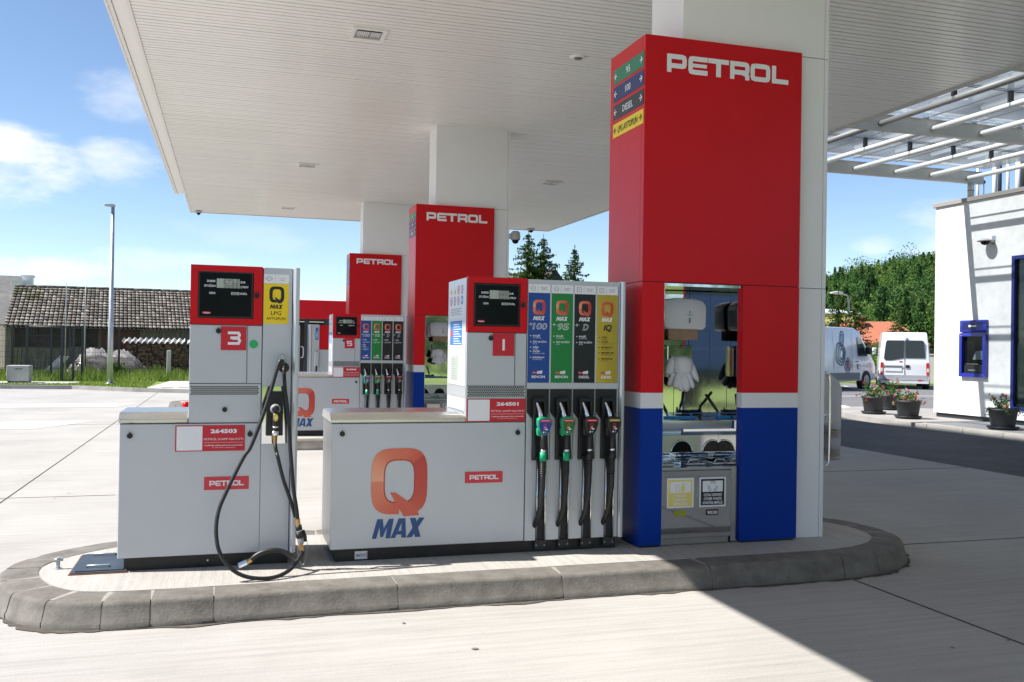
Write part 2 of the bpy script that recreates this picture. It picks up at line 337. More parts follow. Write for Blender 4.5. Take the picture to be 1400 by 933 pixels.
    def lathe(s, prof, cx, cy, cz, mat, n=20, ax='z'):
        def pt(r, h, a):
            x, y = r*math.cos(a), r*math.sin(a)
            return (cx+x, cy+y, cz+h) if ax == 'z' else ((cx+x, cy-h, cz+y) if ax == 'y' else (cx-h, cy+x, cz+y))
        vs = [pt(r, h, 2*math.pi*k/n) for r, h in prof for k in range(n)]
        fs = [(i*n+k, i*n+(k+1) % n, (i+1)*n+(k+1) % n, (i+1)*n+k) for i in range(len(prof)-1) for k in range(n)]
        return s.add(vs, fs, mat, True)
    def build(s, name, parent=None, base=None):
        o_ = org(parent) if parent else Vector(base or (0, 0, 0))
        me = bpy.data.meshes.new(name); me.from_pydata([tuple(v-o_) for v in s.v], [], s.f)
        for m in s.mats: me.materials.append(MATS[m])
        me.polygons.foreach_set("material_index", s.m); me.polygons.foreach_set("use_smooth", s.s); me.update()
        ob = bpy.data.objects.new(name, me); C.objects.link(ob)
        if parent: ob.parent = parent; ORG[ob.name] = (0, 0, 0)
        else: ob.location = o_; ORG[ob.name] = tuple(o_)
        return ob
def tag(o, label=None, cat=None, group=None, kind=None):
    if label: o['label'] = label
    if cat: o['category'] = cat
    if group: o['group'] = group
    if kind: o['kind'] = kind
    return o
def thing(name, loc, label, cat, group=None):
    o = bpy.data.objects.new(name, None); o.empty_display_size = .1; C.objects.link(o); o.location = loc; ORG[o.name] = tuple(loc)
    return tag(o, label, cat, group)
def one(mb, name, base, label, cat, group=None): return tag(mb.build(name, base=base), label, cat, group)
def struct(mb, name): return tag(mb.build(name), kind='structure')
def copy_tree(o, parent=None, skip=()):
    c = o.copy(); C.objects.link(c); c.parent = parent
    for ch in list(o.children):
        if ch.name.split('.')[0] not in skip: copy_tree(ch, c, skip)
    return c
def smooth(pts, k=6, closed=False):
    P = [Vector(p) for p in pts]; n = len(P); out_ = []
    for i in range(n if closed else n-1):
        p1, p2 = P[i], P[(i+1) % n]; p0 = P[i-1] if (i or closed) else p1; p3 = P[(i+2) % n] if (i+2 < n or closed) else p2
        for j in range(k):
            t = j/k; out_.append(.5*((2*p1)+(p2-p0)*t+(2*p0-5*p1+4*p2-p3)*t*t+(3*p1-p0-3*p2+p3)*t**3))
    if not closed: out_.append(P[-1])
    return out_

# ------------------------------------------------------------------ ground
def sheet(name, pts, z, mat):
    b = MB(); b.add([(x, y, z) for x, y in pts], [tuple(range(len(pts)))], mat); return struct(b, name)
sheet("terrain", [(-2500, -2500), (2500, -2500), (2500, 3500), (-2500, 3500)], -.05, "meadow")
sheet("forecourt_ground", [(-45, -7), (9.95, -7), (9.95, 62), (-45, 62)], 0, "forecourt_concrete")
sheet("asphalt_lane", [(9.95, -7), (40, -7), (40, 21.6), (9.95, 21.6)], 0, "asphalt")
sheet("parking_ground", [(9.95, 21.6), (40, 21.6), (40, -7), (70, -7), (70, 52), (9.95, 52)], 0, "parking_asphalt")
sheet("lawn_near_road", [(-45, -45), (60, -45), (60, -7), (-45, -7)], -.01, "lawn")
b = MB()
for x in (-14.8, -8.45, -2.11): b.box(x-.006, x+.006, -7, 33, .0, .0035, "joint_dark")
b.box(4.214, 4.226, -7, 5.53, .0, .0035, "joint_dark"); b.box(4.214, 4.226, 7.45, 33, 0, .0035, "joint_dark")
for x0, x1, y in ((5.2, 9.94, 6.45), (-14, -1.1, 10.4), (-14, 9.94, 1.9), (-14, 9.94, 19.2), (4.23, 9.94, 10.6)): b.box(x0, x1, y-.005, y+.005, 0, .003, "joint_dark")
struct(b, "forecourt_joints")
b = MB()
for q in ([(-3.9, 20.2), (-2.5, 20.0), (-3.3, 18.3), (-5.2, 18.5)], [(-6.3, 25.5), (-2.2, 25.6), (-2.6, 24.1), (-6.0, 24.0)]):
    b.add([(x, y, .004) for x, y in q], [(0, 1, 2, 3)], "patch_new")
struct(b, "ground_patches")
b = MB()
for i in range(5): x = 14.2+i*.85; b.add([(x, 24.6, .004), (x+.35, 24.6, .004), (x-.55, 22.3, .004), (x-.9, 22.3, .004)], [(0, 1, 2, 3)], "ink_white")
for x in (20, 25, 30, 35, 40): b.add([(x, 32, .004), (x+.12, 32, .004), (x+2.6, 37, .004), (x+2.48, 37, .004)], [(0, 1, 2, 3)], "ink_white")
b.add([(16, 28.4, .004), (50, 28.4, .004), (50, 28.55, .004), (16, 28.55, .004)], [(0, 1, 2, 3)], "ink_white")
struct(b, "road_markings")

# left lawn with its kerb
LK = [(-45, 51), (-7, 33.25), (-4.86, 33.0), (-2.9, 31.4), (-1.17, 30.5), (1.35, 29.4)]
b = MB(); fl = Fr((0, 0, 0), (1, 0, 0), (0, 1, 0))
b.prism(fl, [(x, y+.16) for x, y in LK]+[(1.35, 62), (-45, 90)], -.02, .10, "lawn"); struct(b, "lawn")
b = MB(); b.prism(fl, LK+[(x, y+.15) for x, y in LK[::-1]], 0, .125, "kerb_light"); struct(b, "lawn_kerb")
b = MB(); b.prism(fl, [(-2.46, 31.45), (-1.16, 30.7), (1.3, 29.8), (1.3, 36.9), (-2.1, 36.9)], .10, .125, "patch_concrete")
for x0, x1 in ((-2.05, -1.68), (-1.55, -1.15)): b.box(x0, x1, 31.6, 31.95, .125, .128, "joint_dark")
struct(b, "concrete_pad")
# walkway of the shop
WK = [(13.95, -6), (13.95, 16.6), (14.0, 17.6), (14.2, 18.8), (14.7, 20.0), (15.4, 20.9), (16.3, 21.35), (17.3, 21.2), (18.0, 20.4), (18.2, 19.3)]
wk = [tuple(p) for p in smooth([Vector(p) for p in WK[1:]], 4)]
outl = [WK[0]]+wk+[(30, 19.3), (30, -6)]
b = MB(); b.prism(fl, outl, 0, .118, "kerb_light"); b.prism(fl, [(14.12, -6)]+[(x+.16*(1 if x < 16 else -.6), y-.13) for x, y in wk]+[(29.9, 19.1), (29.9, -6)], .118, .122, "walkway_concrete")
for y in [i*1.0-5 for i in range(22)]: b.box(13.946, 14.1, y-.004, y+.004, .02, .1195, "joint_dark")
struct(b, "walkway")

# ------------------------------------------------------------------ pump islands (kerb ring of stones round a slab)
OUT = [(-.4, 5.54), (.5, 5.545), (1.6, 5.545), (2.8, 5.545), (3.7, 5.55), (4.2, 5.57), (4.5, 5.625), (4.76, 5.73), (4.97, 5.89), (5.13, 6.12), (5.2, 6.45), (5.15, 6.78), (5.0, 7.05), (4.75, 7.27), (4.4, 7.39), (4.0, 7.43),
       (3.0, 7.44), (1.8, 7.44), (.6, 7.44), (-.3, 7.42), (-.75, 7.33), (-1.06, 7.12), (-1.27, 6.86), (-1.37, 6.58), (-1.35, 6.28), (-1.25, 6.0), (-1.13, 5.81), (-.97, 5.66), (-.75, 5.57)]
def island(dy, name):
    P = smooth([Vector((x, y)) for x, y in OUT], 8, True); n = len(P)
    nor = []
    for i in range(n): t = (P[(i+1) % n]-P[i-1]).normalized(); nor.append(Vector((-t.y, t.x)))
    L = [0]
    for i in range(n): L.append(L[-1]+(P[(i+1) % n]-P[i]).length)
    prof = [(0, -.02), (0, .034), (.007, .038), (.030, .126), (.036, .138), (.046, .146), (.062, .149), (.255, .150)]
    b = MB(); rnd = random.Random(5)
    cuts = []; a = 0.0
    while a < L[-1]-.2:
        i = min(range(n), key=lambda k: abs(L[k]-a)); x = P[i].x
        st = 1.06 if (-.4 < x < 3.9) else .34
        cuts.append(a); a += st
    cuts.append(L[-1])
    def at(l):
        l = l % L[-1]; k = max(i for i in range(n) if L[i] <= l+1e-9); t = (l-L[k])/max(1e-9, (L[k+1]-L[k])); j = (k+1) % n
        return P[k].lerp(P[j], t), nor[k].lerp(nor[j], t).normalized()
    for ci in range(len(cuts)-1):
        l0, l1 = cuts[ci]+.0035, cuts[ci+1]-.0035; m = max(2, int((l1-l0)/.06)); dz = rnd.uniform(-.002, .002); dd = rnd.uniform(-.003, .003)
        vs = []; fs = []; np_ = len(prof)
        for k in range(m+1):
            p, q = at(l0+(l1-l0)*k/m)
            e = .004 if k in (0, m) else 0
            for d, z in prof: vs.append((p.x+q.x*(d+dd+e), p.y+dy+q.y*(d+dd+e), z+dz-(e if z > .1 else 0)+mnoise.noise(Vector((p.x*9, p.y*9, z*20)))*.0015))
        for k in range(m):
            for j in range(np_-1): fs.append((k*np_+j, (k+1)*np_+j, (k+1)*np_+j+1, k*np_+j+1))
        e0 = tuple(range(np_))[::-1]; e1 = tuple(m*np_+j for j in range(np_))
        b.add(vs, fs, "kerb_stone", True); b.add(vs, [e0, e1], "kerb_stone")
    # mortar core behind the joints
    vs = []; fs = []; pr = [(.012, -.02), (.012, .03), (.038, .112), (.08, .144), (.27, .146)]
    for k in range(n):
        for d, z in pr: vs.append((P[k].x+nor[k].x*d, P[k].y+dy+nor[k].y*d, z))
    m = len(pr)
    for k in range(n):
        for j in range(m-1): kk = (k+1) % n; fs.append((k*m+j, kk*m+j, kk*m+j+1, k*m+j+1))
    b.add(vs, fs, "mortar"); struct(b, name+"_kerb")
    b = MB(); b.prism(fl, [(P[k].x+nor[k].x*.262, P[k].y+dy+nor[k].y*.262) for k in range(n)], 0.0, .1495, "slab_concrete"); struct(b, name+"_slab")
pm("grime", (.085, .075, .062), .95, var=.3, vscale=14); pm("oil", (.15, .14, .125), .8, var=.3, vscale=10)
def grime(dy):
    P = smooth([Vector((x, y)) for x, y in OUT], 14, True); n = len(P); vs = []; fs = []
    for i in range(n):
        t = (P[(i+1) % n]-P[i-1]).normalized(); q = Vector((t.y, -t.x)); w_ = .010+.045*max(0, .35+mnoise.noise(Vector((P[i].x*3.1, P[i].y*3.1, 2)))+.7*mnoise.noise(Vector((P[i].x*17, P[i].y*17, 5))))
        vs += [(P[i].x-q.x*.02, P[i].y+dy-q.y*.02, .0045), (P[i].x+q.x*w_, P[i].y+dy+q.y*w_, .0045)]
    for i in range(n): j = (i+1) % n; fs.append((2*i, 2*i+1, 2*j+1, 2*j))
    b = MB(); b.add(vs, fs, "grime"); struct(b, "kerb_dirt_line")
grime(0)
b = MB(); rnd = random.Random(41)
for k in range(46):
    x, y = (rnd.uniform(-2, 6.5), rnd.uniform(3.3, 5.3)) if k < 30 else (rnd.uniform(-4, 0), rnd.uniform(7.8, 13)); r_ = rnd.choice([.005, .008, .011, .015])*rnd.uniform(.6, 1.2); z = .0048+k*.00002
    b.add([(x+r_*math.cos(a)*rnd.uniform(.7, 1.25)*1.3, y+r_*math.sin(a)*rnd.uniform(.7, 1.25), z) for a in [2*math.pi*i/11 for i in range(11)]], [tuple(range(11))], "oil")
struct(b, "ground_spots")
island(0, "island"); island(8.665, "island"); island(17.33, "island")

# ------------------------------------------------------------------ canopy
cy0, cy1, cx0, cx1 = -5.7, 27.3, -1.1, 9.38
cn = thing("canopy", (4, 15, 5.2), "broad flat white station canopy with slatted soffit above the pumps", "canopy roof")
b = MB(); rnd = random.Random(2); y = cy0+.06
while y < cy1-.1:
    dz = rnd.uniform(-.0015, .0015); b.box(cx0+.03, cx1-.02, y, y+.088, 5.215+dz, 5.232+dz, "soffit_white"); y += .105
b.box(cx0+.03, cx1-.02, cy0+.05, cy1-.04, 5.244, 5.26, "soffit_gap"); b.build("soffit", cn)
b = MB(); b.box(cx0, cx0+.028, cy0, cy1, 5.2, 5.28, "fascia_white"); b.box(cx1-.018, cx1+.07, cy0, cy1, 5.195, 5.30, "beam_steel", .01)
b.box(cx0+.03, cx1-.02, cy1-.038, cy1, 5.2, 5.3, "fascia_white"); b.box(cx0+.03, cx1-.02, cy0, cy0+.045, 5.2, 5.3, "fascia_white"); b.build("edge_trim", cn)
b = MB(); b.box(-1.355, cx0-.002, cy0, 24.95, 5.345, 5.36, "fascia_white"); b.box(-1.305, -1.30, cy0, 24.94, 5.338, 5.344, "soffit_gap"); b.box(-1.38, -1.356, cy0, 24.96, 5.335, 5.58, "fascia_white"); b.box(cx0-.003, cx0-.0005, cy0, cy1, 5.2, 5.344, "fascia_white")
b.build("gutter_ledge", cn)
b = MB(); b.box(-1.35, cx0+.05, cy0+.01, 24.94, 5.365, 5.55, "fascia_white"); b.box(cx0+.051, cx1+.06, cy0+.01, 24.84, 5.30, 5.55, "fascia_white"); b.box(cx0+.051, cx1+.06, 24.85, cy1, 5.302, 5.48, "fascia_white"); b.build("roof_deck", cn)
# slats along the opening
def lamp(x, y, lab):
    t = thing("canopy_light", (x, y, 5.2), lab, "ceiling light", "square lights set into the canopy soffit")
    b = MB(); r = .2
    for a in ((-r, r, -r, -r+.045), (-r, r, r-.045, r), (-r, -r+.045, -r+.045, r-.045), (r-.045, r, -r+.045, r-.045)): b.box(x+a[0], x+a[1], y+a[2], y+a[3], 5.19, 5.214, "fascia_white", .003)
    b.build("frame", t)
    b = MB(); b.box(x-.154, x+.154, y-.154, y+.154, 5.207, 5.212, "galvanised")
    for i in range(12):
        u = x-.12+i*.0218
        if i != 6: b.box(u, u+.009, y-.09, y+.09, 5.196, 5.206, "soffit_white")
    b.box(x-.135, x+.135, y-.11, y-.095, 5.195, 5.206, "anthracite"); b.box(x-.135, x+.135, y+.095, y+.11, 5.195, 5.206, "galvanised"); b.build("louvre", t)
lamp(1.49, 10.78, "large square canopy light near the top edge of the photo, nearest of the left row")
lamp(1.46, 19.15, "reddish square canopy light in the left row, the middle one")
lamp(1.45, 25.4, "smallest and farthest square canopy light, above the left side of the farthest pillar")
lamp(6.70, 19.2, "square canopy light between the second pillar and the big red pillar")
b = MB(); b.lathe([(0, 0), (.085, 0), (.10, .008), (.10, .02)], 4.09, 10.78, 5.195, "soffit_white", 28); b.lathe([(0, -.006), (.05, -.006), (.055, 0)], 4.09, 10.78, 5.195, "soffit_gap", 24)
one(b, "ceiling_speaker", (4.09, 10.78, 5.2), "round flat white ceiling speaker in the soffit left of the big red pillar", "speaker")

# glazed link roof to the shop
gr = thing("glass_roof", (12.8, 10, 5.45), "glazed link roof on steel beams and white tubes between canopy and shop", "glass roof")
bys = [-4.07, -.55, 2.97, 6.49, 10.01, 13.53, 17.05]
for yb in bys:
    b = MB(); b.box(9.46, 16.3, yb-.06, yb-.045, 5.45, 5.70, "beam_steel"); b.box(9.46, 16.3, yb-.045, yb+.045, 5.45, 5.465, "beam_steel"); b.box(9.46, 16.3, yb+.045, yb+.06, 5.45, 5.70, "beam_steel"); b.box(9.46, 16.3, yb-.075, yb+.075, 5.701, 5.715, "beam_steel"); b.build("beam", gr)
txs = [10.7, 11.8, 12.85, 13.9, 14.85, 15.85]
for bi in range(len(bys)-1):
    y0, y1 = bys[bi]+.062, bys[bi+1]-.062
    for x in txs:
        b = MB(); b.tube([(x, y0, 5.55), (x, y1, 5.55)], .05, "tube_shaded" if x < 11 else "tube_white", 14)  # first tube gets a darker colour that paints in the canopy's shade
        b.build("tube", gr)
        b = MB(); ym = (y0+y1)/2; b.box(x-.03, x+.03, ym-.035, ym+.035, 5.598, 5.78, "anthracite"); b.box(x-.05, x+.05, y0+.03, y0+.09, 5.6, 5.78, "anthracite"); b.build("bracket", gr)
    xs = [9.55]+txs+[16.35]
    for k in range(len(xs)-1):
        for h in (0, 1):
            a0 = y0+(y1-y0)*h/2-.05; b = MB(); b.box(xs[k]+.008, xs[k+1]-.008, a0+.012, a0+(y1-y0)/2+.04, 5.785, 5.797, "canopy_glass"); b.build("glass_pane", gr)
b = MB()
for k in range(len(txs)): b.box(txs[k]-.012, txs[k]+.012, bys[0], bys[-1], 5.775, 5.783, "soffit_gap")
for bi in range(len(bys)-1):
    ym = (bys[bi]+bys[bi+1])/2-.0; b.box(9.55, 16.35, ym-.012, ym+.012, 5.767, 5.774, "anthracite")
b.build("glazing_bars", gr)
b = MB(); b.tube([(15.95, 17.0, 5.09), (15.95, 17.0, 5.45)], .07, "beam_steel", 18); b.tube([(15.95, 17.0, 5.27), (15.95, 17.0, 5.285)], .076, "soffit_gap", 18); b.build("post", gr)

# ------------------------------------------------------------------ lettering helpers
def PETROL(mb, fr, u, v, W_, H, mat, w=.002):
    k = H; tot = 7.66; sx = W_/(tot*H); t = .27
    def st(x0, pts, wd=t, e=0):
        mb.stroke(fr, [(u+(x0+a)*k*sx, v+c*k) for a, c in pts], wd*k*(sx if sx < 1 else 1), mat, w+e)
    x = 0; st(x, [(.135, 0), (.135, 1)]); st(x, [(0.0, .865), (.92, .865), (1.03, .83), (1.06, .74), (1.06, .5), (1.03, .40), (.92, .365), (.0, .365)], t, .0004)
    x = 1.30; st(x, [(1.19, .865), (.28, .865), (.17, .84), (.135, .74), (.135, .26), (.17, .16), (.28, .135), (1.19, .135)]); st(x, [(.2, .5), (1.14, .5)], .2, .0004)
    x = 2.52; st(x, [(0, .865), (1.30, .865)]); st(x, [(.65, 0), (.65, .8)], t+.03, .0004)
    x = 3.90; st(x, [(.135, 0), (.135, 1)]); st(x, [(0.0, .865), (.95, .865), (1.06, .83), (1.09, .74), (1.09, .52), (1.06, .43), (.95, .40), (.0, .40)], t, .0004); st(x, [(.8, .38), (.98, .33), (1.09, .22), (1.09, 0)], t, .0008)
    x = 5.20; st(x, [(.30, .865), (.98, .865), (1.10, .83), (1.135, .72), (1.135, .28), (1.10, .17), (.98, .135), (.30, .135), (.17, .17), (.135, .28), (.135, .72), (.17, .83), (.30, .865)])
    x = 6.58; st(x, [(.135, 1), (.135, .0)]); st(x, [(0, .135), (1.08, .135)], t, .0004)
def QLOGO(mb, fr, u0, u1, v0, v1, pal, w=.002):
    cu, cv, a, h = (u0+u1)/2, (v0+v1)/2, (u1-u0)/2, (v1-v0)/2; cv += h*.02; h *= .97; n = 168
    def se(t, A, B, e=3.6):
        c, s_ = math.cos(t), math.sin(t); return (cu+A*math.copysign(abs(c)**(2/e), c), cv+B*math.copysign(abs(s_)**(2/e), s_))
    for i in range(n):
        t0, t1 = 2*math.pi*i/n, 2*math.pi*(i+1)/n; tm = (t0+t1)/2; x, y = math.cos(tm), math.sin(tm)
        if 4.72 < tm < 4.92: continue
        if len(pal) == 1: m = pal[0]
        else:
            up = x*.35+y
            if -2.7 < math.atan2(y, x)-math.pi*(0) and (math.atan2(y, x) > .72 or math.atan2(y, x) < -2.68): # upper left facet
                g = (math.atan2(y, x) % (2*math.pi)-.72)/(3.6-.72); m = pal[max(0, min(len(pal)*19//32, int(len(pal)*.6*(1-g)**1.1)))]
            else:
                g = ((-math.atan2(y, x)+.72) % (2*math.pi))/2.9; m = pal[max(0, min(len(pal)-4, int(len(pal)*(.84-g*.44))))]
        o0, o1 = se(t0, a, h), se(t1, a, h); i0, i1 = se(t0, a*.56, h*.66), se(t1, a*.56, h*.66)
        mb.flat(fr, [o0, o1, i1, i0], m, w)
        if len(pal) > 1:
            r0_, r1_ = se(t0, a*.52, h*.625), se(t1, a*.52, h*.625); mb.flat(fr, [i0, i1, r1_, r0_], pal[-1], w)
    U = lambda x: u0+(u1-u0)*x; V = lambda y: v0+(v1-v0)*y
    mb.flat(fr, [(U(.335), V(.345)), (U(.43), V(.345)), (U(.70), V(.185)), (U(.83), V(.08)), (U(.86), V(.0)), (U(.58), V(-.01))], pal[len(pal)//2], w+.0006)
def MAXT(mb, fr, u0, u1, v0, v1, mat, mat2=None, w=.002):
    h = v1-v0; W_ = u1-u0; sl = .16
    def P(x, y): return (u0+W_*x+sl*h*(y-.5), v0+h*y)
    m2 = mat2 or mat
    # M, A, X as heavy slanted strokes; lower half may be darker
    def pl(pts, e): mb.flat(fr, [P(*p) for p in pts], mat, w+e)
    pl([(0, 0), (.09, 0), (.115, .60), (.05, 1), (.04, .9)], 0); pl([(.05, 1), (.155, 1), (.205, .52), (.215, .08), (.165, .08), (.115, .60)], .0004)
    pl([(.205, .52), (.28, 1), (.375, 1), (.37, .9), (.27, .60), (.215, .08)], .0008); pl([(.275, 0), (.365, 0), (.375, 1), (.28, .7), (.268, .60)], .0012)
    pl([(.375, 0), (.467, 0), (.545, .78), (.545, 1), (.475, 1)], 0); pl([(.545, 1), (.545, .78), (.592, 0), (.688, 0), (.61, 1)], .0002); pl([(.485, .17), (.582, .17), (.57, .36), (.505, .36)], .0006)
    pl([(.69, 0), (.802, 0), (1.0, 1), (.885, 1)], 0); pl([(.70, 1), (.815, 1), (.985, 0), (.87, 0)], .0004)
QP = ["q%d" % i for i in range(32)]

# ------------------------------------------------------------------ pillars
def pillar(dy, label, signs, mylabels):
    t = thing("pillar", (3.65, 6.5+dy, .15), label, "pillar", "clad pillars under the canopy")
    b = MB(); b.box(3.222, 4.431, 6.2525+dy, 6.7675+dy, 2.10, 5.213, "cladding_core"); b.box(3.722, 4.431, 6.2525+dy, 6.7675+dy, .15, 2.099, "cladding_core")
    for z0, z1 in ((.152, 2.087), (2.093, 3.887), (3.893, 5.214)):
        xa = 3.20 if z0 > 1 else 3.722; b.box(xa, 4.427, 6.24+dy, 6.252+dy, z0, z1, "cladding_white"); b.box(4.432, 4.466, 6.24+dy, 6.78+dy, z0, z1, "cladding_white")
        (b.box(3.20, 3.2215, 6.2525+dy, 6.78+dy, z0, z1, "cladding_white") if z0 > 1 else None); b.box(3.2225, 4.431, 6.768+dy, 6.78+dy, z0, z1, "cladding_white")
    b.build("white_cladding", t)
    b = MB(); b.box(2.868, 4.187, 6.18+dy, 6.238+dy, 2.093, 3.897, "red_paint", .003); b.box(2.868, 3.198, 6.2385+dy, 6.82+dy, 2.093, 3.896, "red_paint"); b.build("red_head", t)
    for x0, x1, nm in ((2.868, 3.047, "l"), (3.70, 4.187, "r")):
        for z0, z1, mt, pn in ((1.279, 2.088, "red_paint", "red_panel"), (1.166, 1.2785, "white_paint", "white_band"), (.165, 1.1655, "blue_paint", "blue_panel")):
            b = MB()
            if nm == "l": b.box(x0, x1, 6.18+dy, 6.82+dy, z0, z1, mt)
            else: b.box(x0, x1, 6.18+dy, 6.235+dy, z0, z1, mt, 0); b.box(x0, x0+.02, 6.2355+dy, 6.62+dy, z0, z1, mt)
            b.build(pn, t)
    # shadow gaps and base
    b = MB(); b.box(2.873, 4.18, 6.185+dy, 6.235+dy, 2.0885, 2.0925, "seam"); b.box(2.90, 3.04, 6.19+dy, 6.81+dy, .15, .1645, "seam"); b.box(3.72, 4.17, 6.19+dy, 6.234+dy, .15, .1645, "seam"); b.build("shadow_gap", t)
    # stainless niche
    b = MB(); m = "mirror_steel"
    b.box(3.048, 3.056, 6.19+dy, 6.68+dy, .16, 2.087, m); b.box(3.690, 3.699, 6.24+dy, 6.68+dy, .16, 2.087, m)
    b.box(3.057, 3.375, 6.662+dy, 6.668+dy, 1.07, 1.605, m); b.box(3.378, 3.53, 6.66+dy, 6.668+dy, 1.07, 1.605, m); b.box(3.533, 3.689, 6.663+dy, 6.67+dy, 1.07, 1.605, m)
    b.box(3.057, 3.50, 6.662+dy, 6.668+dy, 1.61, 2.06, m); b.box(3.504, 3.689, 6.66+dy, 6.668+dy, 1.61, 2.06, m)
    b.box(3.057, 3.689, 6.665+dy, 6.67+dy, .72, 1.0, m); b.box(3.057, 3.689, 6.2+dy, 6.66+dy, 2.066, 2.086, m); b.box(3.057, 3.689, 6.655+dy, 6.66+dy, 1.604, 1.612, "chrome")
    b.build("niche_lining", t)
    b = MB(); b.box(3.057, 3.689, 6.26+dy, 6.65+dy, 1.058, 1.066, m); b.box(3.057, 3.689, 6.252+dy, 6.26+dy, 1.004, 1.068, m, .002); b.build("shelf", t)
    b = MB()   # basin shelf with round cut-outs
    b.box(3.057, 3.689, 6.50+dy, 6.51+dy, .80, .925, "stainless")
    for x in (3.10, 3.37, 3.64):
        rr = .085; a0, a1 = (math.pi, 0)
        pts = [(x+rr*math.cos(math.pi*k/16), .802+rr*math.sin(math.pi*k/16)) for k in range(17)]
        pts = [(max(3.058, min(3.688, u)), v) for u, v in pts]; b.flat(front(6.4975+dy), pts, "black_gloss", 0)
        q = [(x+rr*1.06*math.cos(math.pi*k/16), .802+rr*1.06*math.sin(math.pi*k/16)) for k in range(17)]; q = [p for p in q if 3.06 < p[0] < 3.687]
        b.tube([front(6.497+dy).p(u, v) for u, v in q], .006, "chrome", 8)
    b.box(3.057, 3.689, 6.51+dy, 6.66+dy, .925, .931, "stainless"); b.build("towel_shelf", t)
    b = MB(); F6 = front(6.2+dy)
    b.box(3.052, 3.636, 6.205+dy, 6.65+dy, .20, .70, m, .004); b.box(3.052, 3.636, 6.20+dy, 6.65+dy, .703, .722, "chrome", .003)
    b.box(3.052, 3.62, 6.215+dy, 6.5+dy, .155, .198, "stainless"); b.box(3.638, 3.69, 6.215+dy, 6.5+dy, .16, .72, "stainless")
    b.build("waste_bin", t)
    for x, yy in ((3.13, 6.33), (3.26, 6.52), (3.40, 6.36), (3.52, 6.55), (3.62, 6.35)):
        b = MB(); b.box(x-.085, x+.085, yy+dy-.05, yy+dy+.05, .728, .742, "stainless", .006); b.tube([(x-.05, yy+dy, .742), (x-.03, yy+dy, .762), (x+.03, yy+dy, .762), (x+.05, yy+dy, .742)], .004, "chrome", 6); b.build("bin_flap", t)
    # waste stickers
    for k, (x0, c, mat2, lines, tab) in enumerate(((3.10, "bin_yellow", "bin_yellow", ("EMBALAŽA", "PACKAGING", "VERPACKUNG"), "olive_tape"), (3.367, "ink_black", "ink_black", ("OSTALI ODPADKI", "OTHER WASTE", "SONSTIGE ABFÄLLE"), "ink_black"))):
        b = MB(); f = front(6.203+dy); x1 = x0+.22; z0, z1 = .427, .647
        b.plate(f, x0, x1, z0, z1, "ink_white", 0, .0015); b.quad(f, x0+.012, x1-.012, z0+.012, z1-.012, c, .002); b.quad(f, x0+.026, x1-.026, z0+.112, z1-.026, "ink_white", .0024)
        for j, tx in enumerate(lines): b.text(tx, f, (x0+x1)/2, z0+.080-j*.029, .020, "ink_white", W=(.15, .15, .165)[j] if k else (.10, .11, .125)[j], bold=.03, w=.003)
        cx = (x0+x1)/2; cz = z0+.152
        if k:
            for q in range(3):
                a = math.pi/2+q*2*math.pi/3; p = [(cx+.034*math.cos(a+s_), cz+.034*math.sin(a+s_)) for s_ in (-.75, -.3, .25, .6)]; b.stroke(f, p, .016, "ink_black", .0028+q*.0003)
                b.stroke(f, p, .009, "ink_white", .0038)
        else:
            b.box(cx-.036, cx-.006, 6.1995+dy, 6.2+dy, cz-.032, cz+.022, c); b.quad(f, cx-.033, cx-.009, cz-.029, cz+.019, "ink_white", .0045)
            b.quad(f, cx+.008, cx+.034, cz-.032, cz+.012, c, .003); b.quad(f, cx+.015, cx+.027, cz+.012, cz+.034, c, .0032)
        b.quad(f, x0+.06, x0+.16, z0-.063, z0-.020, tab, .001)
        if k: b.text("9030", f, x0+.11, z0-.055, .026, "ink_white", W=.085, bold=.02, w=.002)
        b.build("waste_sticker", t)
    # lettering and side signs
    b = MB(); PETROL(b, front(6.18+dy), 3.040, 3.636, 1.024, .135, "ink_white", .003); b.build("lettering", t)
    f = left(2.868)
    for (z0, z1, mt, tx, ink) in signs:
        b = MB(); u0, u1 = -(6.755+dy), -(6.20+dy); b.plate(f, u0, u1, z0, z1, mt, 0, .003); zc = (z0+z1)/2
        long_ = len(tx) > 7
        b.text(tx, f, (u0+u1)/2, zc-.026, .052, ink, W=.36 if long_ else (.19 if len(tx) > 3 else (.10 if len(tx) == 3 else .075)), bold=.012, w=.005)
        for sx_, xa in ((-1, u0+.045), (1, u1-.045)):
            b.stroke(f, [(xa-sx_*.024, zc), (xa+sx_*.022, zc)], .009, ink, .005); b.stroke(f, [(xa-sx_*.002, zc+.024), (xa+sx_*.022, zc), (xa-sx_*.002, zc-.024)], .009, ink, .0055)
        b.build("direction_sign", t)
    return t
SG = [(3.668, 3.782, "sign_green", "95", "ink_white"), (3.528, 3.645, "sign_navy", "100", "ink_white"), (3.388, 3.502, "strip_black", "DIESEL", "ink_white"), (3.249, 3.355, "label_yellow", "LPG AVTOPLIN", "ink_black")]
pillar(0, "nearest and largest pillar, red over blue, with four coloured fuel direction signs on its left side", SG, None)
pillar(8.665, "middle pillar of the row, red head with three small fuel signs, its foot behind the nearest pump", SG[:3], None)
pillar(17.33, "farthest pillar of the row, its red head just above the pump numbered 5", [(3.668, 3.782, "sign_green", "95", "ink_white"), (3.528, 3.645, "sign_blue", "100", "ink_white"), (3.388, 3.502, "strip_black", "DIESEL", "ink_white"), (3.249, 3.355, "strip_black", "DIESEL", "ink_white"), (3.11, 3.22, "sign_blue", "ADBLUE", "ink_white")], None)

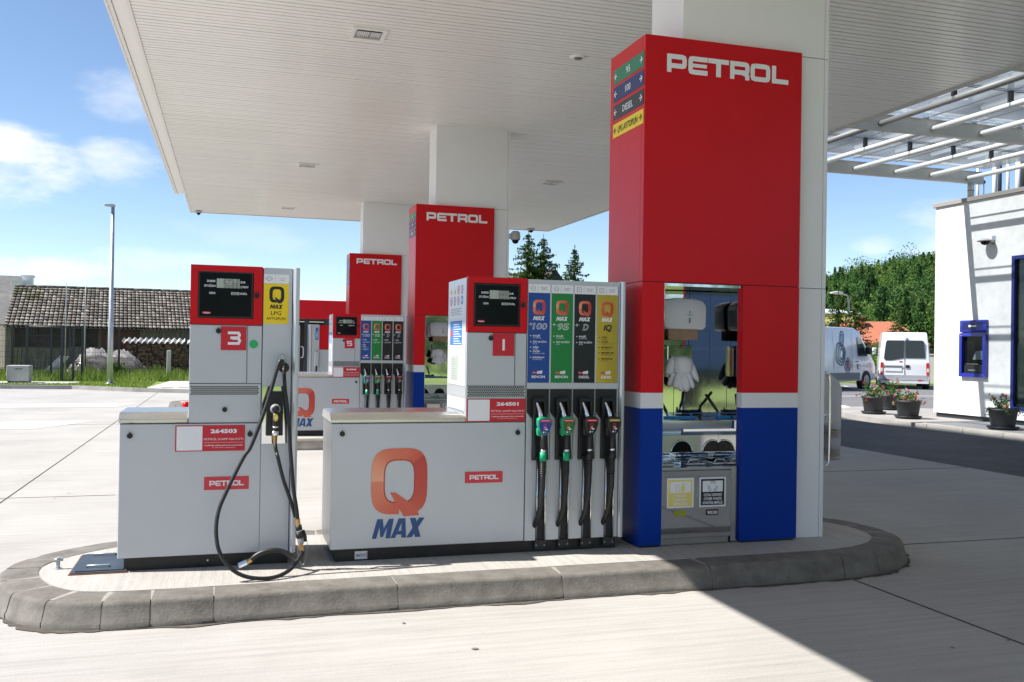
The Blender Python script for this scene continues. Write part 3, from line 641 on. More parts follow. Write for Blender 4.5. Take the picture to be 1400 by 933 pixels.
# ------------------------------------------------------------------ pumps
def knob(mb, f, u, v, r=.017):
    a = f.p(u, v, 0); mb.tube([f.p(u, v, 0), f.p(u, v, .010)], r, "black_plastic", 16); mb.prism(f, [(u-r*.3, v), (u+r*.3, v), (u+r*.22, v+r*1.35), (u-r*.22, v+r*1.35)], .009, .016, "black_plastic")
def seven(mb, f, u, v, h, ch, mat, w):
    W_ = h*.5; seg = {'0': 'abcdef', '2': 'abged', '3': 'abgcd', '4': 'fgbc', '5': 'afgcd', '6': 'afgedc', '8': 'abcdefg', '1': 'bc', '9': 'abcdfg'}
    L = {'a': ((0, h), (W_, h)), 'b': ((W_, h), (W_, h/2)), 'c': ((W_, h/2), (W_, 0)), 'd': ((0, 0), (W_, 0)), 'e': ((0, 0), (0, h/2)), 'f': ((0, h/2), (0, h)), 'g': ((0, h/2), (W_, h/2))}
    for k, s_ in enumerate(seg.get(ch, '')):
        (a, b_), (c, d) = L[s_]; mb.stroke(f, [(u+a, v+b_), (u+c, v+d)], h*.13, mat, w+k*.0001)
def display(parent, f, x0, x1, z0, z1, l1, l2, price, sc=1.0):
    b = MB(); b.prism(f, [(x0-.012, z0-.012), (x1+.012, z0-.012), (x1+.012, z1+.012), (x0-.012, z1+.012)], .0, .008, "black_plastic", .003)
    b.quad(f, x0, x1, z0, z1, "black_gloss", .0085); dspb = b
    X = lambda t: x0+(x1-x0)*t; Z = lambda t: z1-(z1-z0)*t
    b = MB(); b.plate(f, X(.32), X(.765), Z(.345), Z(.13), "lcd", .0085, .0095); 
    for row, s_ in ((.225, l1), (.335, l2)):
        for i, ch in enumerate(s_): seven(b, f, X(.74-.078*(len(s_)-i)+.03), Z(row), .026, ch, "lcd_digit", .0102)
    b.build("lcd", parent); b = MB(); b.plate(f, X(.60), X(.765), Z(.50), Z(.435), "lcd", .0085, .0095)
    for i, ch in enumerate(price): seven(b, f, X(.625+.03*i), Z(.49), .011, ch, "lcd_digit", .0102)
    b.build("lcd", parent)
    b = dspb
    for tx, u, v, al, W_ in (("ZNESEK", .30, .215, 'r', .055), ("IZTOČENO", .30, .325, 'r', .07), ("CENA", .30, .49, 'r', .040), ("EUR", .785, .225, 'l', .030), ("LITROV", .785, .335, 'l', .048), ("EUR/L", .785, .49, 'l', .042)):
        b.text(tx, f, X(u), Z(v), .0135, "ink_white", W=W_, al=al, bold=.02, w=.0095)
    b.disc(f, X(.13), Z(.925), .0085, "decal_red", .0095, 20, .028); b.text("Tokheim", f, X(.13), Z(.94), .009, "ink_white", W=.044, bold=.02, w=.0105); b.build("display", parent)
    b = MB(); b.plate(f, X(.86), X(1.0), Z(1.14), Z(1.04), "ink_black", .0005, .003); b.text("MAX 12", f, X(.93), Z(1.11), .008, "ink_white", W=.028, w=.0035); b.build("type_tag", parent)
def grille(mb, f, x0, x1, z0, z1):
    mb.plate(f, x0, x1, z0, z1, "pump_silver", 0, .002); r = .0062; row = 0; v = z0+.010
    while v < z1-.006:
        u = x0+.010+(r*1.1 if row % 2 else 0)
        while u < x1-.008: mb.disc(f, u, v, r, "seam", .0026, 6); u += r*2.25
        v += r*1.95; row += 1
def codeplate(parent, f, x0, x1, z0, z1, code):
    b = MB(); xm = x0+(x1-x0)*.385; b.plate(f, x0, x1, z0, z1, "decal_red", 0, .002); b.quad(f, x0+.008, xm, z0+.006, z1-.006, "ink_white", .0024)
    cx = (xm+x1)/2; h = z1-z0; b.text(code, f, cx, z0+h*.70, h*.15, "ink_white", W=(x1-xm)*.62, bold=.045, w=.0028)
    b.text("PETROL.SI/APP-NA-POTI", f, cx, z0+h*.42, h*.085, "ink_white", W=(x1-xm)*.92, w=.0028); b.stroke(f, [(xm+.01, z0+h*.33), (x1-.008, z0+h*.33)], .0015, "ink_white", .0026)
    b.text("Z aplikacijo plačate gorivo kar iz avtomobila", f, cx, z0+h*.20, h*.05, "ink_white", W=(x1-xm)*.9, bold=.02, w=.0028); b.text("več informacij na spletni strani", f, cx, z0+h*.12, h*.035, "ink_white", W=(x1-xm)*.55, w=.0028)
    b.build("code_sign", parent)
def petrolplate(parent, f, x0, x1, z0, z1):
    b = MB(); b.plate(f, x0, x1, z0, z1, "decal_red_soft", 0, .0015); PETROL(b, f, x0+(x1-x0)*.12, z0+(z1-z0)*.29, (x1-x0)*.77, (z1-z0)*.42, "ink_white", .002); b.build("name_sign", parent)
def nozzle(parent, x, y, kind, tag_):
    cov, bodym, sleeve, top = {'blue': ("nozzle_blue", "nozzle_green", "nozzle_green", "decal_red"), 'green': ("nozzle_green_dark", "nozzle_green", "nozzle_green", "decal_red"), 'black': ("black_plastic", "black_plastic", "black_plastic", "decal_red"), 'gold': ("black_plastic", "black_plastic", "black_plastic", "nozzle_gold")}[kind]
    c0 = Vector((x, y, 1.05)); f = Fr(c0, (1, 0, 0), (0, -.12, 1))   # outward = -Y, slightly tilted
    sh = [(-.052, .048), (-.040, .060), (.0, .066), (.040, .060), (.053, .046), (.052, .015), (.040, -.030), (.022, -.058), (.0, -.066), (-.022, -.056), (-.038, -.030), (-.050, .012)]
    # soft rounded shell
    b = MB(); b.prism(f, [(u*1.02, v*1.02) for u, v in sh], -.035, .012, bodym, .010, 2)
    b.prism(f, [(-.045, -.02), (-.02, -.02), (-.015, -.075), (-.04, -.07)], -.05, -.01, bodym, .004)
    b.tube([(x-.012, y+.02, 1.08), (x-.018, y+.05, 1.15), (x-.026, y+.085, 1.20), (x-.034, y+.125, 1.235)], [.017, .015, .012, .011], "chrome", 12)
    n_ = b.build("nozzle", parent)
    b = MB(); b.prism(f, [(u*.86, v*.86) for u, v in sh], .0125, .0165, cov, .002)
    b.flat(f, [(-.043, .034), (.043, .034), (.040, .052), (-.040, .052)], top, .0172)
    b.stroke(f, [(-.03, .043), (.03, .043)], .003, "ink_white", .0176)
    b.ring(f, 0, .012, .011, .007, "decal_red_soft", .0172, 14); b.quad(f, -.009, .009, -.008, -.003, "ink_white", .0172)
    b.quad(f, -.016, .0, -.022, -.014, "decal_red", .0172); b.quad(f, .001, .02, -.022, -.013, "ink_white", .0173); b.disc(f, -.009, -.038, .006, "ink_white", .0173, 10); b.disc(f, .008, -.038, .006, "ink_grey", .0173, 10)
    b.build("nozzle_cover", n_)
    b = MB(); yb = y+.012; hx = x+.004
    b.tube([(x+.0, yb+.005, 1.0), (hx-.002, yb+.012, .95), (hx, yb+.016, .90), (hx, yb+.018, .885)], [.021, .021, .023, .021], "rubber", 12); b.tube([(hx, yb+.018, .886), (hx, yb+.018, .869)], .022, "chrome", 14)
    b.build("grip", n_)
    b = MB(); b.tube([(hx, yb+.018, .869), (hx, yb+.018, .806)], .0235, sleeve, 14)
    pts = [(hx, yb+.018, .806)]; rr = [.022]
    for i in range(7): z = .80-.013*i; pts += [(hx, yb+.019, z), (hx, yb+.019, z-.005), (hx, yb+.019, z-.0065), (hx, yb+.019, z-.012)]; rr += [.0225, .0225, .0195, .0195]
    b.tube(pts, rr, "rubber", 14)
    P = smooth([Vector(q) for q in [(hx, yb+.019, .71), (hx+.001, yb+.025, .62), (hx-.002, yb+.04, .52), (hx-.012, yb+.07, .42), (hx-.022, yb+.115, .345), (hx-.016, y+.17, .33), (hx-.01, y+.22, .38)]], 5)
    b.tube(P, .0185, "rubber", 14); b.build("hose", parent)
STR = {'100': ("strip_blue", "ink_white", "100", "BENCIN", 5, 'blue'), '95': ("strip_green", "ink_white", "95", "BENCIN", 2, 'green'), 'D': ("strip_black", "ink_white", "D", "DIESEL", 2, 'black'), 'iQ': ("strip_gold", "ink_black", "iQ", "DIESEL", 5, 'gold')}
LINES = [("BOLJŠE", "ZGOREVANJE"), ("ČIST IN ŠČITI", "MOTOR"), ("NIŽJA", "PORABA"), ("DALJŠA", "ŽIVLJENJSKA DOBA"), ("MAKSIMALNA", "MOČ MOTORJA")]
LINES2 = [("NIŽJA", "PORABA"), ("DALJŠA", "ŽIVLJENJSKA DOBA"), ("MAKSIMALNA", "MOČ MOTORJA"), ("MIRNEJŠI TEK", "DELOVANJA MOTORJA"), ("PREPREČUJE", "KOROZIJO")]
def dispenser(dy, number, code, kinds, l1, l2, label):
    F = 6.22+dy; f = front(F); Bk = 6.80+dy
    t = thing("fuel_dispenser", (1.7, 6.5+dy, .15), label, "fuel pump")
    b = MB(); b.box(.70, 2.712, F+.035, Bk-.03, .149, .236, "plinth_black"); b.build("plinth", t)
    b = MB(); b.box(.66, 2.0035, F+.002, Bk, .236, 1.072, "pump_grey", .003); b.box(.6595, .662, F+.02, Bk-.02, .24, 1.07, "side_silver"); b.build("cabinet", t)
    b = MB(); b.prism(Fr((0, 0, 0), (0, 1, 0), (0, 0, 1)), [(F-.006, 1.077), (F-.006, 1.10), (F+.02, 1.128), (F+.07, 1.142), (Bk-.07, 1.142), (Bk-.02, 1.128), (Bk+.006, 1.10), (Bk+.006, 1.077)], .652, 1.5695, "stainless", .004, 1, False); b.build("cabinet_lid", t)
    b = MB(); b.box(1.570, 2.0035, F+.003, Bk, 1.074, 1.697, "pump_grey", .002); b.box(1.572, 2.0035, F+.03, Bk-.03, 1.697, 2.078, "red_paint")
    b.box(1.5665, 1.5695, F+.02, Bk-.02, 1.32, 2.075, "side_silver"); b.box(1.5665, 1.5695, F+.01, Bk-.01, 1.242, 1.315, "pump_silver"); b.box(1.5665, 1.5695, F+.02, Bk-.02, 1.148, 1.238, "side_silver"); b.build("head", t)
    b = MB()
    for a in ((1.572, 2.003, 2.04, 2.082), (1.572, 2.003, 1.699, 1.739), (1.572, 1.614, 1.7395, 2.0395), (1.952, 2.003, 1.7395, 2.0395)): b.box(a[0], a[1], F-.004, F+.03, a[2], a[3], "red_paint")
    b.build("red_frame", t)
    display(t, front(F+.004), 1.628, 1.938, 1.753, 2.026, l1, l2, "1359")
    b = MB(); b.plate(f, 1.757, 1.912, 1.535, 1.692, "decal_red", -.001, .003); fs = f
    if number == '1': b.stroke(f, [(1.8345, 1.573), (1.8345, 1.652)], .017, "ink_white", .0035)
    else: b.stroke(f, [(1.872, 1.645), (1.80, 1.645), (1.80, 1.617), (1.862, 1.617), (1.868, 1.60), (1.862, 1.582), (1.797, 1.582)], .016, "ink_white", .0035)
    b.build("number_sign", t)
    b = MB(); grille(b, front(F+.002), 1.575, 1.999, 1.245, 1.322); b.build("grille", t)
    codeplate(t, f, 1.577, 2.001, 1.077, 1.236, code)
    b = MB(); b.box(1.918, 1.921, F, F+.0025, 1.325, 1.694, "seam"); b.box(1.573, 2.0, F, F+.0025, 1.322, 1.326, "seam"); b.box(1.571, 2.003, F-.001, F+.0025, 1.694, 1.698, "seam"); b.box(.662, 2.002, F+.0, F+.01, 1.0725, 1.0755, "seam"); b.box(2.0045, 2.0085, F+.01, Bk, .236, 2.078, "seam"); b.build("panel_gap", t)
    for q in ((front(F-.004), 1.972, 1.893), (f, 1.742, 1.657), (f, 1.948, .998), (f, .729, 1.004)): b = MB(); knob(b, *q); b.build("lock", t)
    b = MB(); QLOGO(b, f, .925, 1.308, .446, .905, QP, .001); MAXT(b, f, .945, 1.283, .298, .428, "max_blue", None, .001); b.build("brand_logo", t)
    petrolplate(t, f, 1.572, 1.842, .653, .731)
    b = MB(); b.plate(front(F+.035), .828, .912, .160, .213, "ink_white", 0, .002); b.text("2867273", front(F+.035), .866, .178, .018, "ink_black", W=.062, bold=.02, w=.0026); b.quad(front(F+.035), .903, .907, .167, .206, "ink_black", .0026)
    b.build("plinth_tag", t)
    # left side labels
    fl_ = left(1.5665); u = lambda yy: -(yy+dy)
    b = MB(); b.plate(fl_, u(6.74), u(6.29), 1.80, 2.045, "ink_white", 0, .001)
    for r_, z in ((0, 2.0), (1, 1.925)):
        for c_ in range(4):
            uu = u(6.68)+c_*.108
            if r_ == 0 and c_ < 2: b.flat(fl_, [(uu-.028, z-.026), (uu+.028, z-.026), (uu, z+.028)], "label_yellow", .0015); b.flat(fl_, [(uu-.008, z-.016), (uu+.008, z-.016), (uu, z+.010)], "ink_black", .002)
            elif r_ == 1 and c_ == 3: b.disc(fl_, uu, z, .033, "sign_blue", .0015); b.disc(fl_, uu, z, .016, "ink_white", .002)
            else: b.ring(fl_, uu, z, .033, .024, "decal_red", .0015); b.quad(fl_, uu-.007, uu+.007, z-.014, z+.014, "ink_black", .0014)
    for r_ in range(5): b.quad(fl_, u(6.70), u(6.35+.05*(r_ % 2)), 1.865-.011*r_, 1.869-.011*r_, "ink_grey", .0015)
    b.plate(fl_, u(6.72), u(6.33), 1.60, 1.785, "ink_white", 0, .001); b.quad(fl_, u(6.71), u(6.34), 1.605, 1.78, "sign_blue", .0014)
    for r_ in range(9): b.quad(fl_, u(6.60), u(6.36+.04*(r_ % 3)), 1.615+.017*r_, 1.620+.017*r_, "ink_white", .002)
    b.disc(fl_, u(6.665), 1.69, .03, "decal_red_soft", .002); b.plate(fl_, u(6.66), u(6.47), 1.355, 1.525, "lcd", 0, .001)
    for r_ in range(9): b.quad(fl_, u(6.65), u(6.49+.03*(r_ % 3)), 1.365+.017*r_, 1.369+.017*r_, "ink_grey", .0014)
    b.build("safety_labels", t)
    # hose column
    b = MB(); b.box(2.009, 2.712, F+.012, Bk, .236, 2.078, "pump_silver"); PG = "pump_grey"
    b.box(2.009, 2.712, F, F+.0115, 2.048, 2.078, PG); b.box(2.009, 2.712, F, F+.0115, 1.306, 1.3475, PG)
    for i in range(5): x = 2.009+.1735*i if i else 2.009; xa, xb = (2.009, 2.0125) if i == 0 else ((2.175+.1735*(i-1), 2.1865+.1735*(i-1)) if i < 4 else (2.7045, 2.712)); b.box(xa, xb, F, F+.0115, 1.348, 2.0475, PG)
    for i in range(4):
        x0 = 2.0145+.1735*i; xr = x0+.168; sx0, sx1 = x0+.0745, x0+.151
        b.box(x0-.005, sx0, F, F+.0115, .236, .80, PG); b.box(sx1, xr+.0 if i < 3 else 2.712, F, F+.0115, .236, .80, PG)
        b.prism(f, [(x0-.005, .8005), (x0+.037, .8005), (x0+.037, 1.09), (x0-.005, 1.135)], -.0115, 0, PG); b.prism(f, [(x0+.151, .8005), (xr+.0055, .8005), (xr+.0055, 1.135), (x0+.151, 1.09)], -.0115, 0, PG)
    b.build("hose_column", t)
    b = MB(); b.prism(Fr((0, 0, 0), (1, 0, 0), (0, 1, 0)), [(2.7135, F+.03), (2.716, F-.012), (2.726, F-.024), (2.742, F-.024), (2.752, F-.012), (2.754, F+.03), (2.754, Bk), (2.7135, Bk)], .234, 2.082, "pump_silver"); b.build("corner_post", t)
    for i, kd in enumerate(kinds):
        bg_, ink, num, fuel, nl, nzk = STR[kd]; x0 = 2.0135+.1735*i; x1 = x0+.161; cx = (x0+x1)/2; g = front(F+.001)
        b = MB(); b.plate(g, x0, x1, 1.350, 1.984, bg_, -.010, .0015); b.plate(g, x0, x1, 1.9845, 2.0465, "ink_white", -.010, .0015); w = .002
        if kd in ('100', '95'): b.ring(g, x0+.034, 2.015, .018, .015, "ink_grey", w)
        else: b.stroke(g, [(x0+.018, 2.0), (x0+.05, 2.0), (x0+.05, 2.031), (x0+.018, 2.031)], .003, "ink_grey", w, True)
        b.text({'100': "E5", '95': "E5", 'D': "B7", 'iQ': "B7"}[kd], g, x0+.034, 2.010, .010, "ink_grey", W=.014, w=w); b.quad(g, x0+.070, x0+.071, 1.99, 2.04, "ink_grey", w)
        for r_, ww in enumerate((.052, .036, .044)): b.quad(g, x0+.115-ww/2, x0+.115+ww/2, 2.022-.008*r_, 2.0245-.008*r_, "ink_grey", w)
        QLOGO(b, g, cx-.047, cx+.047, 1.828, 1.936, QP if kd != 'iQ' else ["q%d" % (12+i//2) for i in range(32)], w); MAXT(b, g, cx-.044, cx+.040, 1.790, 1.819, "ink_white", None, w)
        if kd != 'iQ':
            st_ = []
            for q in range(12): a = q*math.pi/6; rr = (.022 if q % 3 == 0 else .004); st_.append((x0+.020+rr*1.1*math.cos(a), 1.762+rr*.75*math.sin(a)))
            b.flat(g, st_, "ink_white", w)
            W_ = {'100': .098, '95': .084, 'D': .040}[kd]; b.text(num, g, cx+.004, 1.727, .044, "ink_white", W=W_*1.06, slant=.18, bold=.035, w=w+.0004); b.text(num, g, cx+.004, 1.7285, .041, bg_, W=W_*.98, slant=.18, bold=-.006, w=w+.0008)
        else: b.text(num, g, cx+.002, 1.727, .044, "ink_black", W=.062, slant=.18, bold=.04, w=w+.0004)
        ys = ([1.675, 1.632, 1.594, 1.565, 1.522] if kd == '100' else [1.675, 1.632]) if nl != 5 or kd == '100' else [1.672, 1.640, 1.600, 1.560, 1.517]
        for j, z in enumerate(ys):
            A, B_ = (LINES2 if kd == 'iQ' else LINES)[j]; b.stroke(g, [(x0+.016, z+.005), (x0+.024, z+.005)], .006, ink, w)
            b.text(A, g, x0+.036, z, .0115, ink, W=min(.10, .0088*len(A)), al='l', bold=.03, slant=.15, w=w); b.text(B_, g, x0+.036, z-.013, .007, ink, W=min(.09, .0062*len(B_)), al='l', w=w)
        b.quad(g, x0+.036, x0+.071, 1.412, 1.428, "decal_red", w); b.text("Petrol", g, x0+.053, 1.416, .008, "ink_white", W=.027, w=w+.0004); b.flat(g, [(x0+.071, 1.412), (x0+.108, 1.412), (x0+.111, 1.436), (x0+.071, 1.429)], "ink_white", w); b.text("klub", g, x0+.09, 1.417, .008, "ink_grey", W=.026, w=w+.0004)
        b.text(fuel, g, cx, 1.382, .018, "ink_white", W=.098 if fuel == "BENCIN" else .082, bold=.025, w=w); b.build("fuel_strip", t)
        # boot
        x0 = 2.0145+.1735*i; xr = x0+.163; b = MB()
        b.prism(g, [(x0, 1.303), (xr, 1.303), (xr, 1.142), (x0+.150, 1.095), (x0+.150, .808), (x0+.038, .808), (x0+.038, 1.095), (x0, 1.142)], -.010, -.002, "black_plastic")
        fo = [(x0+.034, 1.242), (x0+.130, 1.242), (x0+.150, .808), (x0+.040, .808)]
        for q in ([fo[0], (x0+.056, 1.215), (x0+.056, .83), fo[3]], [(x0+.112, 1.215), fo[1], fo[2], (x0+.128, .83)], [fo[0], fo[1], (x0+.112, 1.215), (x0+.056, 1.215)]): b.prism(g, q, 0, .045, "black_plastic", .003)
        b.prism(g, [(x0+.056, .83), (x0+.128, .83), (x0+.150, .808), (x0+.040, .808)], 0, .05, "black_plastic"); b.flat(g, [(x0+.056, .83), (x0+.128, .83), (x0+.112, 1.215), (x0+.056, 1.215)], "seam", -.001); b.build("nozzle_boot", t)
        b = MB(); sx0, sx1 = x0+.075, x0+.1505; b.box(sx0, sx1, F+.008, F+.012, .236, .80, "seam")
        for xx in (sx0+.008, sx1-.008): b.tube([(xx, F-.006, .795), (xx, F-.006, .225)], .0058, "chrome", 10)
        b.box(sx0-.004, sx1+.004, F+.0, F+.036, .175, .234, "plinth_black"); b.disc(front(F-.001), sx0+.008, .20, .006, "ink_grey", 0, 10); b.disc(front(F-.001), sx1-.008, .20, .006, "ink_grey", 0, 10); b.build("hose_rails", t)
        nozzle(t, x0+.088, F-.125, nzk, fuel)
    return t
dispenser(0, '1', "264501", ('100', '95', 'D', 'iQ'), "000", "000", "fuel dispenser numbered 1 with blue, green, black and gold strips beside the nearest pillar")
dispenser(8.665, '5', "264505", ('100', '95', 'D', 'D'), "0000", "0000", "fuel dispenser numbered 5 farther back, with blue, green and two black fuel strips")

def lpg():
    F = 6.27; f = front(F); Bk = 6.85
    t = thing("gas_dispenser", (-.1, 6.5, .15), "gas dispenser numbered 3 with a yellow LPG label and long looped black hose", "fuel pump")
    b = MB(); b.box(-.612, .392, F+.035, Bk-.03, .149, .236, "plinth_black")
    for x, r_ in ((-.54, .006), (-.11, .0065)): b.disc(front(F+.034), x, .192, r_, "ink_white" if x > -.2 else "seam", 0, 12)
    b.build("plinth", t)
    b = MB(); b.box(-.648, .2085, F+.002, Bk, .236, 1.078, "pump_grey", .003); b.build("cabinet", t)
    b = MB(); b.prism(Fr((0, 0, 0), (0, 1, 0), (0, 0, 1)), [(F-.006, 1.084), (F-.006, 1.107), (F+.02, 1.135), (F+.07, 1.150), (Bk-.07, 1.150), (Bk-.02, 1.135), (Bk+.006, 1.107), (Bk+.006, 1.084)], -.655, -.2425, "stainless", .004, 1, False); b.build("cabinet_lid", t)
    b = MB(); b.box(-.241, .2045, F+.003, Bk, 1.081, 1.712, "pump_grey", .002); b.box(-.2405, .2045, F+.03, Bk-.03, 1.713, 2.092, "red_paint"); b.build("head", t)
    b = MB()
    for a in ((-.241, .204, 2.056, 2.096), (-.241, .204, 1.715, 1.755), (-.241, -.196, 1.7555, 2.0555), (.148, .204, 1.7555, 2.0555)): b.box(a[0], a[1], F-.004, F+.03, a[2], a[3], "red_paint")
    b.build("red_frame", t)
    display(t, front(F+.004), -.184, .134, 1.768, 2.047, "2453", "3688", "0665")
    b = MB(); b.plate(f, -.051, .106, 1.550, 1.703, "decal_red", -.001, .003)
    b.stroke(f, [(-.008, 1.662), (.058, 1.662), (.064, 1.650), (.058, 1.632), (.008, 1.630)], .017, "ink_white", .0035); b.stroke(f, [(.02, 1.6265), (.058, 1.6265), (.066, 1.612), (.058, 1.594), (-.008, 1.594)], .017, "ink_white", .004); b.build("number_sign", t)
    b = MB(); b.disc(f, .153, 1.591, .027, "green_dot", .0015, 28); b.build("green_sticker", t)
    b = MB(); grille(b, front(F+.002), -.236, .200, 1.256, 1.330); b.build("grille", t)
    codeplate(t, f, -.318, .108, .900, 1.066, "264503"); petrolplate(t, f, -.139, .137, .650, .734)
    b = MB(); b.box(.111, .114, F, F+.0025, 1.335, 1.710, "seam"); b.box(-.239, .203, F, F+.0025, 1.331, 1.335, "seam"); b.box(-.24, .203, F-.001, F+.0025, 1.711, 1.715, "seam"); b.box(-.646, .207, F, F+.01, 1.0785, 1.0815, "seam"); b.box(.2055, .2095, F+.01, Bk, .237, 2.09, "seam"); b.build("panel_gap", t)
    for q in ((front(F-.004), .167, 1.907), (f, -.066, 1.673), (f, -.586, 1.004), (f, .140, 1.006)): b = MB(); knob(b, *q); b.build("lock", t)
    b = MB(); b.tube([f.p(-.02, 1.166, 0), f.p(-.02, 1.166, .008)], .016, "black_plastic", 16); b.build("lock", t)
    b = MB(); b.box(.210, .394, F, Bk, .236, 2.094, "pump_grey", .002); b.box(.3945, .3975, F+.006, Bk, .236, 2.09, "seam"); b.build("hose_column", t)
    b = MB(); b.prism(Fr((0, 0, 0), (1, 0, 0), (0, 1, 0)), [(.398, F+.03), (.398, F-.02), (.404, F-.045), (.414, F-.052), (.424, F-.052), (.434, F-.045), (.440, F-.02), (.440, Bk), (.398, Bk)], .234, 2.094, "pump_silver"); b.build("corner_post", t)
    b = MB(); b.plate(f, .2115, .370, 1.991, 2.051, "ink_white", 0, .0015); b.stroke(f, [(.222, 2.021), (.244, 2.038), (.266, 2.021), (.244, 2.004)], .003, "ink_grey", .002, True); b.text("LPG", f, .244, 2.017, .008, "ink_grey", W=.018, w=.002); b.quad(f, .283, .284, 1.996, 2.046, "ink_grey", .002)
    b.text("UTEKOČINJEN NAFTNI PLIN", f, .328, 2.022, .005, "ink_grey", W=.06, w=.002); b.text("AVTOPLIN", f, .328, 2.010, .006, "ink_grey", W=.034, bold=.02, w=.002); b.build("info_label", t)
    b = MB(); b.plate(f, .2115, .370, 1.727, 1.989, "label_yellow", 0, .0015); QLOGO(b, f, .247, .342, 1.862, 1.972, ["ink_black"], .002); MAXT(b, f, .252, .332, 1.825, 1.852, "ink_black", None, .002)
    b.text("LPG", f, .291, 1.784, .026, "ink_black", W=.066, bold=.01, w=.002); b.text("AVTOPLIN", f, .291, 1.752, .019, "ink_black", W=.12, bold=.012, w=.002); b.build("gas_label", t)
    b = MB(); b.plate(f, .213, .372, .942, 1.318, "mirror_steel", 0, .003); b.build("steel_plate", t)
    b = MB(); b.prism(f, [(.238, .998), (.345, .998), (.343, 1.285), (.243, 1.285)], .003, .05, "black_plastic", .004); b.disc(f, .294, 1.245, .036, "seam", .0505, 24); b.build("nozzle_boot", t)
    # nozzle
    b = MB(); b.lathe([(0, .005), (.026, .003), (.033, -.008), (.033, -.02), (.024, -.03), (.015, -.06)][::-1], .293, 6.15, 1.175, "ink_grey", 24, 'y'); b.lathe([(0.0, .0095), (.021, .0065), (.024, .001)], .293, 6.15, 1.175, "black_plastic", 24, 'y')
    b.tube([(.294, 6.16, 1.16), (.294, 6.155, 1.10), (.294, 6.15, 1.02)], [.018, .019, .018], "black_plastic", 14); b.tube([(.30, 6.16, 1.155), (.34, 6.165, 1.150)], [.012, .014], "black_plastic", 10)
    b.disc(front(6.1345), .294, 1.122, .024, "label_yellow", 0, 20, .016); b.disc(front(6.134), .294, 1.122, .011, "ink_white", 0, 14, .008)
    b.tube([(.293, 6.15, 1.066), (.293, 6.15, 1.056)], .0195, "chrome", 14); b.tube([(.293, 6.15, 1.034), (.293, 6.15, 1.006)], .0215, "chrome", 14); b.tube([(.293, 6.15, 1.006), (.293, 6.15, .958)], [.016, .014], "brass", 6, False); b.build("nozzle", t)
    b = MB(); b.tube([(.331, 6.268, 1.508), (.331, 6.22, 1.508)], [.016, .014], "chrome", 14); b.tube([(.331, 6.22, 1.508), (.331, 6.205, 1.49)], .010, "chrome", 10); b.tube([(.343, 6.25, 1.442), (.343, 6.195, 1.442)], .034, "black_plastic", 22); b.tube([(.341, 6.194, 1.446), (.341, 6.190, 1.446)], .005, "chrome", 10); b.build("hose_hook", t)
    r = .0125; V_ = lambda L: [Vector(p) for p in L]
    b = MB(); A = smooth(V_([(.338, 6.19, 1.455), (.327, 6.17, 1.487), (.306, 6.16, 1.458), (.253, 6.12, 1.269), (.2, 6.08, 1.105), (.141, 6.05, .949), (.095, 6.04, .877), (.001, 6.0, .682), (-.045, 5.97, .564), (-.057, 5.93, .447), (-.035, 5.89, .331), (.032, 5.865, .235), (.115, 5.85, .185), (.223, 5.85, .165), (.32, 5.875, .171), (.397, 5.93, .201), (.445, 6.0, .244), (.464, 6.05, .27)]), 6)
    b.tube(A, r, "rubber", 12)
    b.tube(smooth(V_([(.343, 6.19, 1.44), (.349, 6.15, 1.317), (.364, 6.13, 1.198), (.378, 6.11, 1.059), (.386, 6.09, .92), (.400, 6.08, .76), (.41, 6.08, .66), (.430, 6.08, .54), (.438, 6.08, .47)]), 5), r, "rubber", 12)
    b.tube(smooth(V_([(.293, 6.15, .958), (.296, 6.13, .93), (.303, 6.12, .896), (.311, 6.1, .865), (.348, 6.1, .722), (.395, 6.11, .59), (.425, 6.11, .484)]), 5), r*.95, "rubber", 12); b.build("hose", t)
    b = MB(); b.tube([(.438, 6.08, .478), (.442, 6.08, .437)], .017, "brass", 6, False); b.tube([(.443, 6.08, .437), (.45, 6.08, .395)], .021, "black_plastic", 14); b.tube([(.447, 6.08, .405), (.449, 6.08, .398)], .0225, "chrome", 14); b.tube([(.45, 6.08, .395), (.456, 6.08, .36)], .027, "rubber", 14)
    b.tube([(.456, 6.08, .36), (.461, 6.08, .318)], [.023, .019], "galvanised", 14); b.tube([(.461, 6.08, .318), (.466, 6.08, .272)], .0155, "brass", 6, False); b.tube([(.47, 6.085, .40), (.485, 6.09, .36), (.487, 6.09, .33)], .014, "rubber", 10)
    b.tube(smooth(V_([(.45, 6.06, .33), (.44, 6.05, .28), (.455, 6.04, .21), (.475, 6.05, .19), (.495, 6.07, .25), (.50, 6.08, .33), (.485, 6.08, .37)]), 5), .0018, "galvanised", 6); b.build("breakaway_coupling", t)
    b = MB(); b.tube(smooth(V_([(.160, 6.17, .213), (.19, 6.165, .237), (.235, 6.16, .258), (.30, 6.155, .268), (.36, 6.15, .255), (.41, 6.13, .220), (.45, 6.10, .195), (.462, 6.07, .235), (.464, 6.05, .27)]), 5), .0175, "rubber", 12); b.tube([(.160, 6.17, .213), (.135, 6.175, .197)], .016, "brass", 6, False); b.tube([(.135, 6.175, .197), (.085, 6.185, .173)], .019, "chrome", 8, False); b.build("drain_hose", t)
lpg()

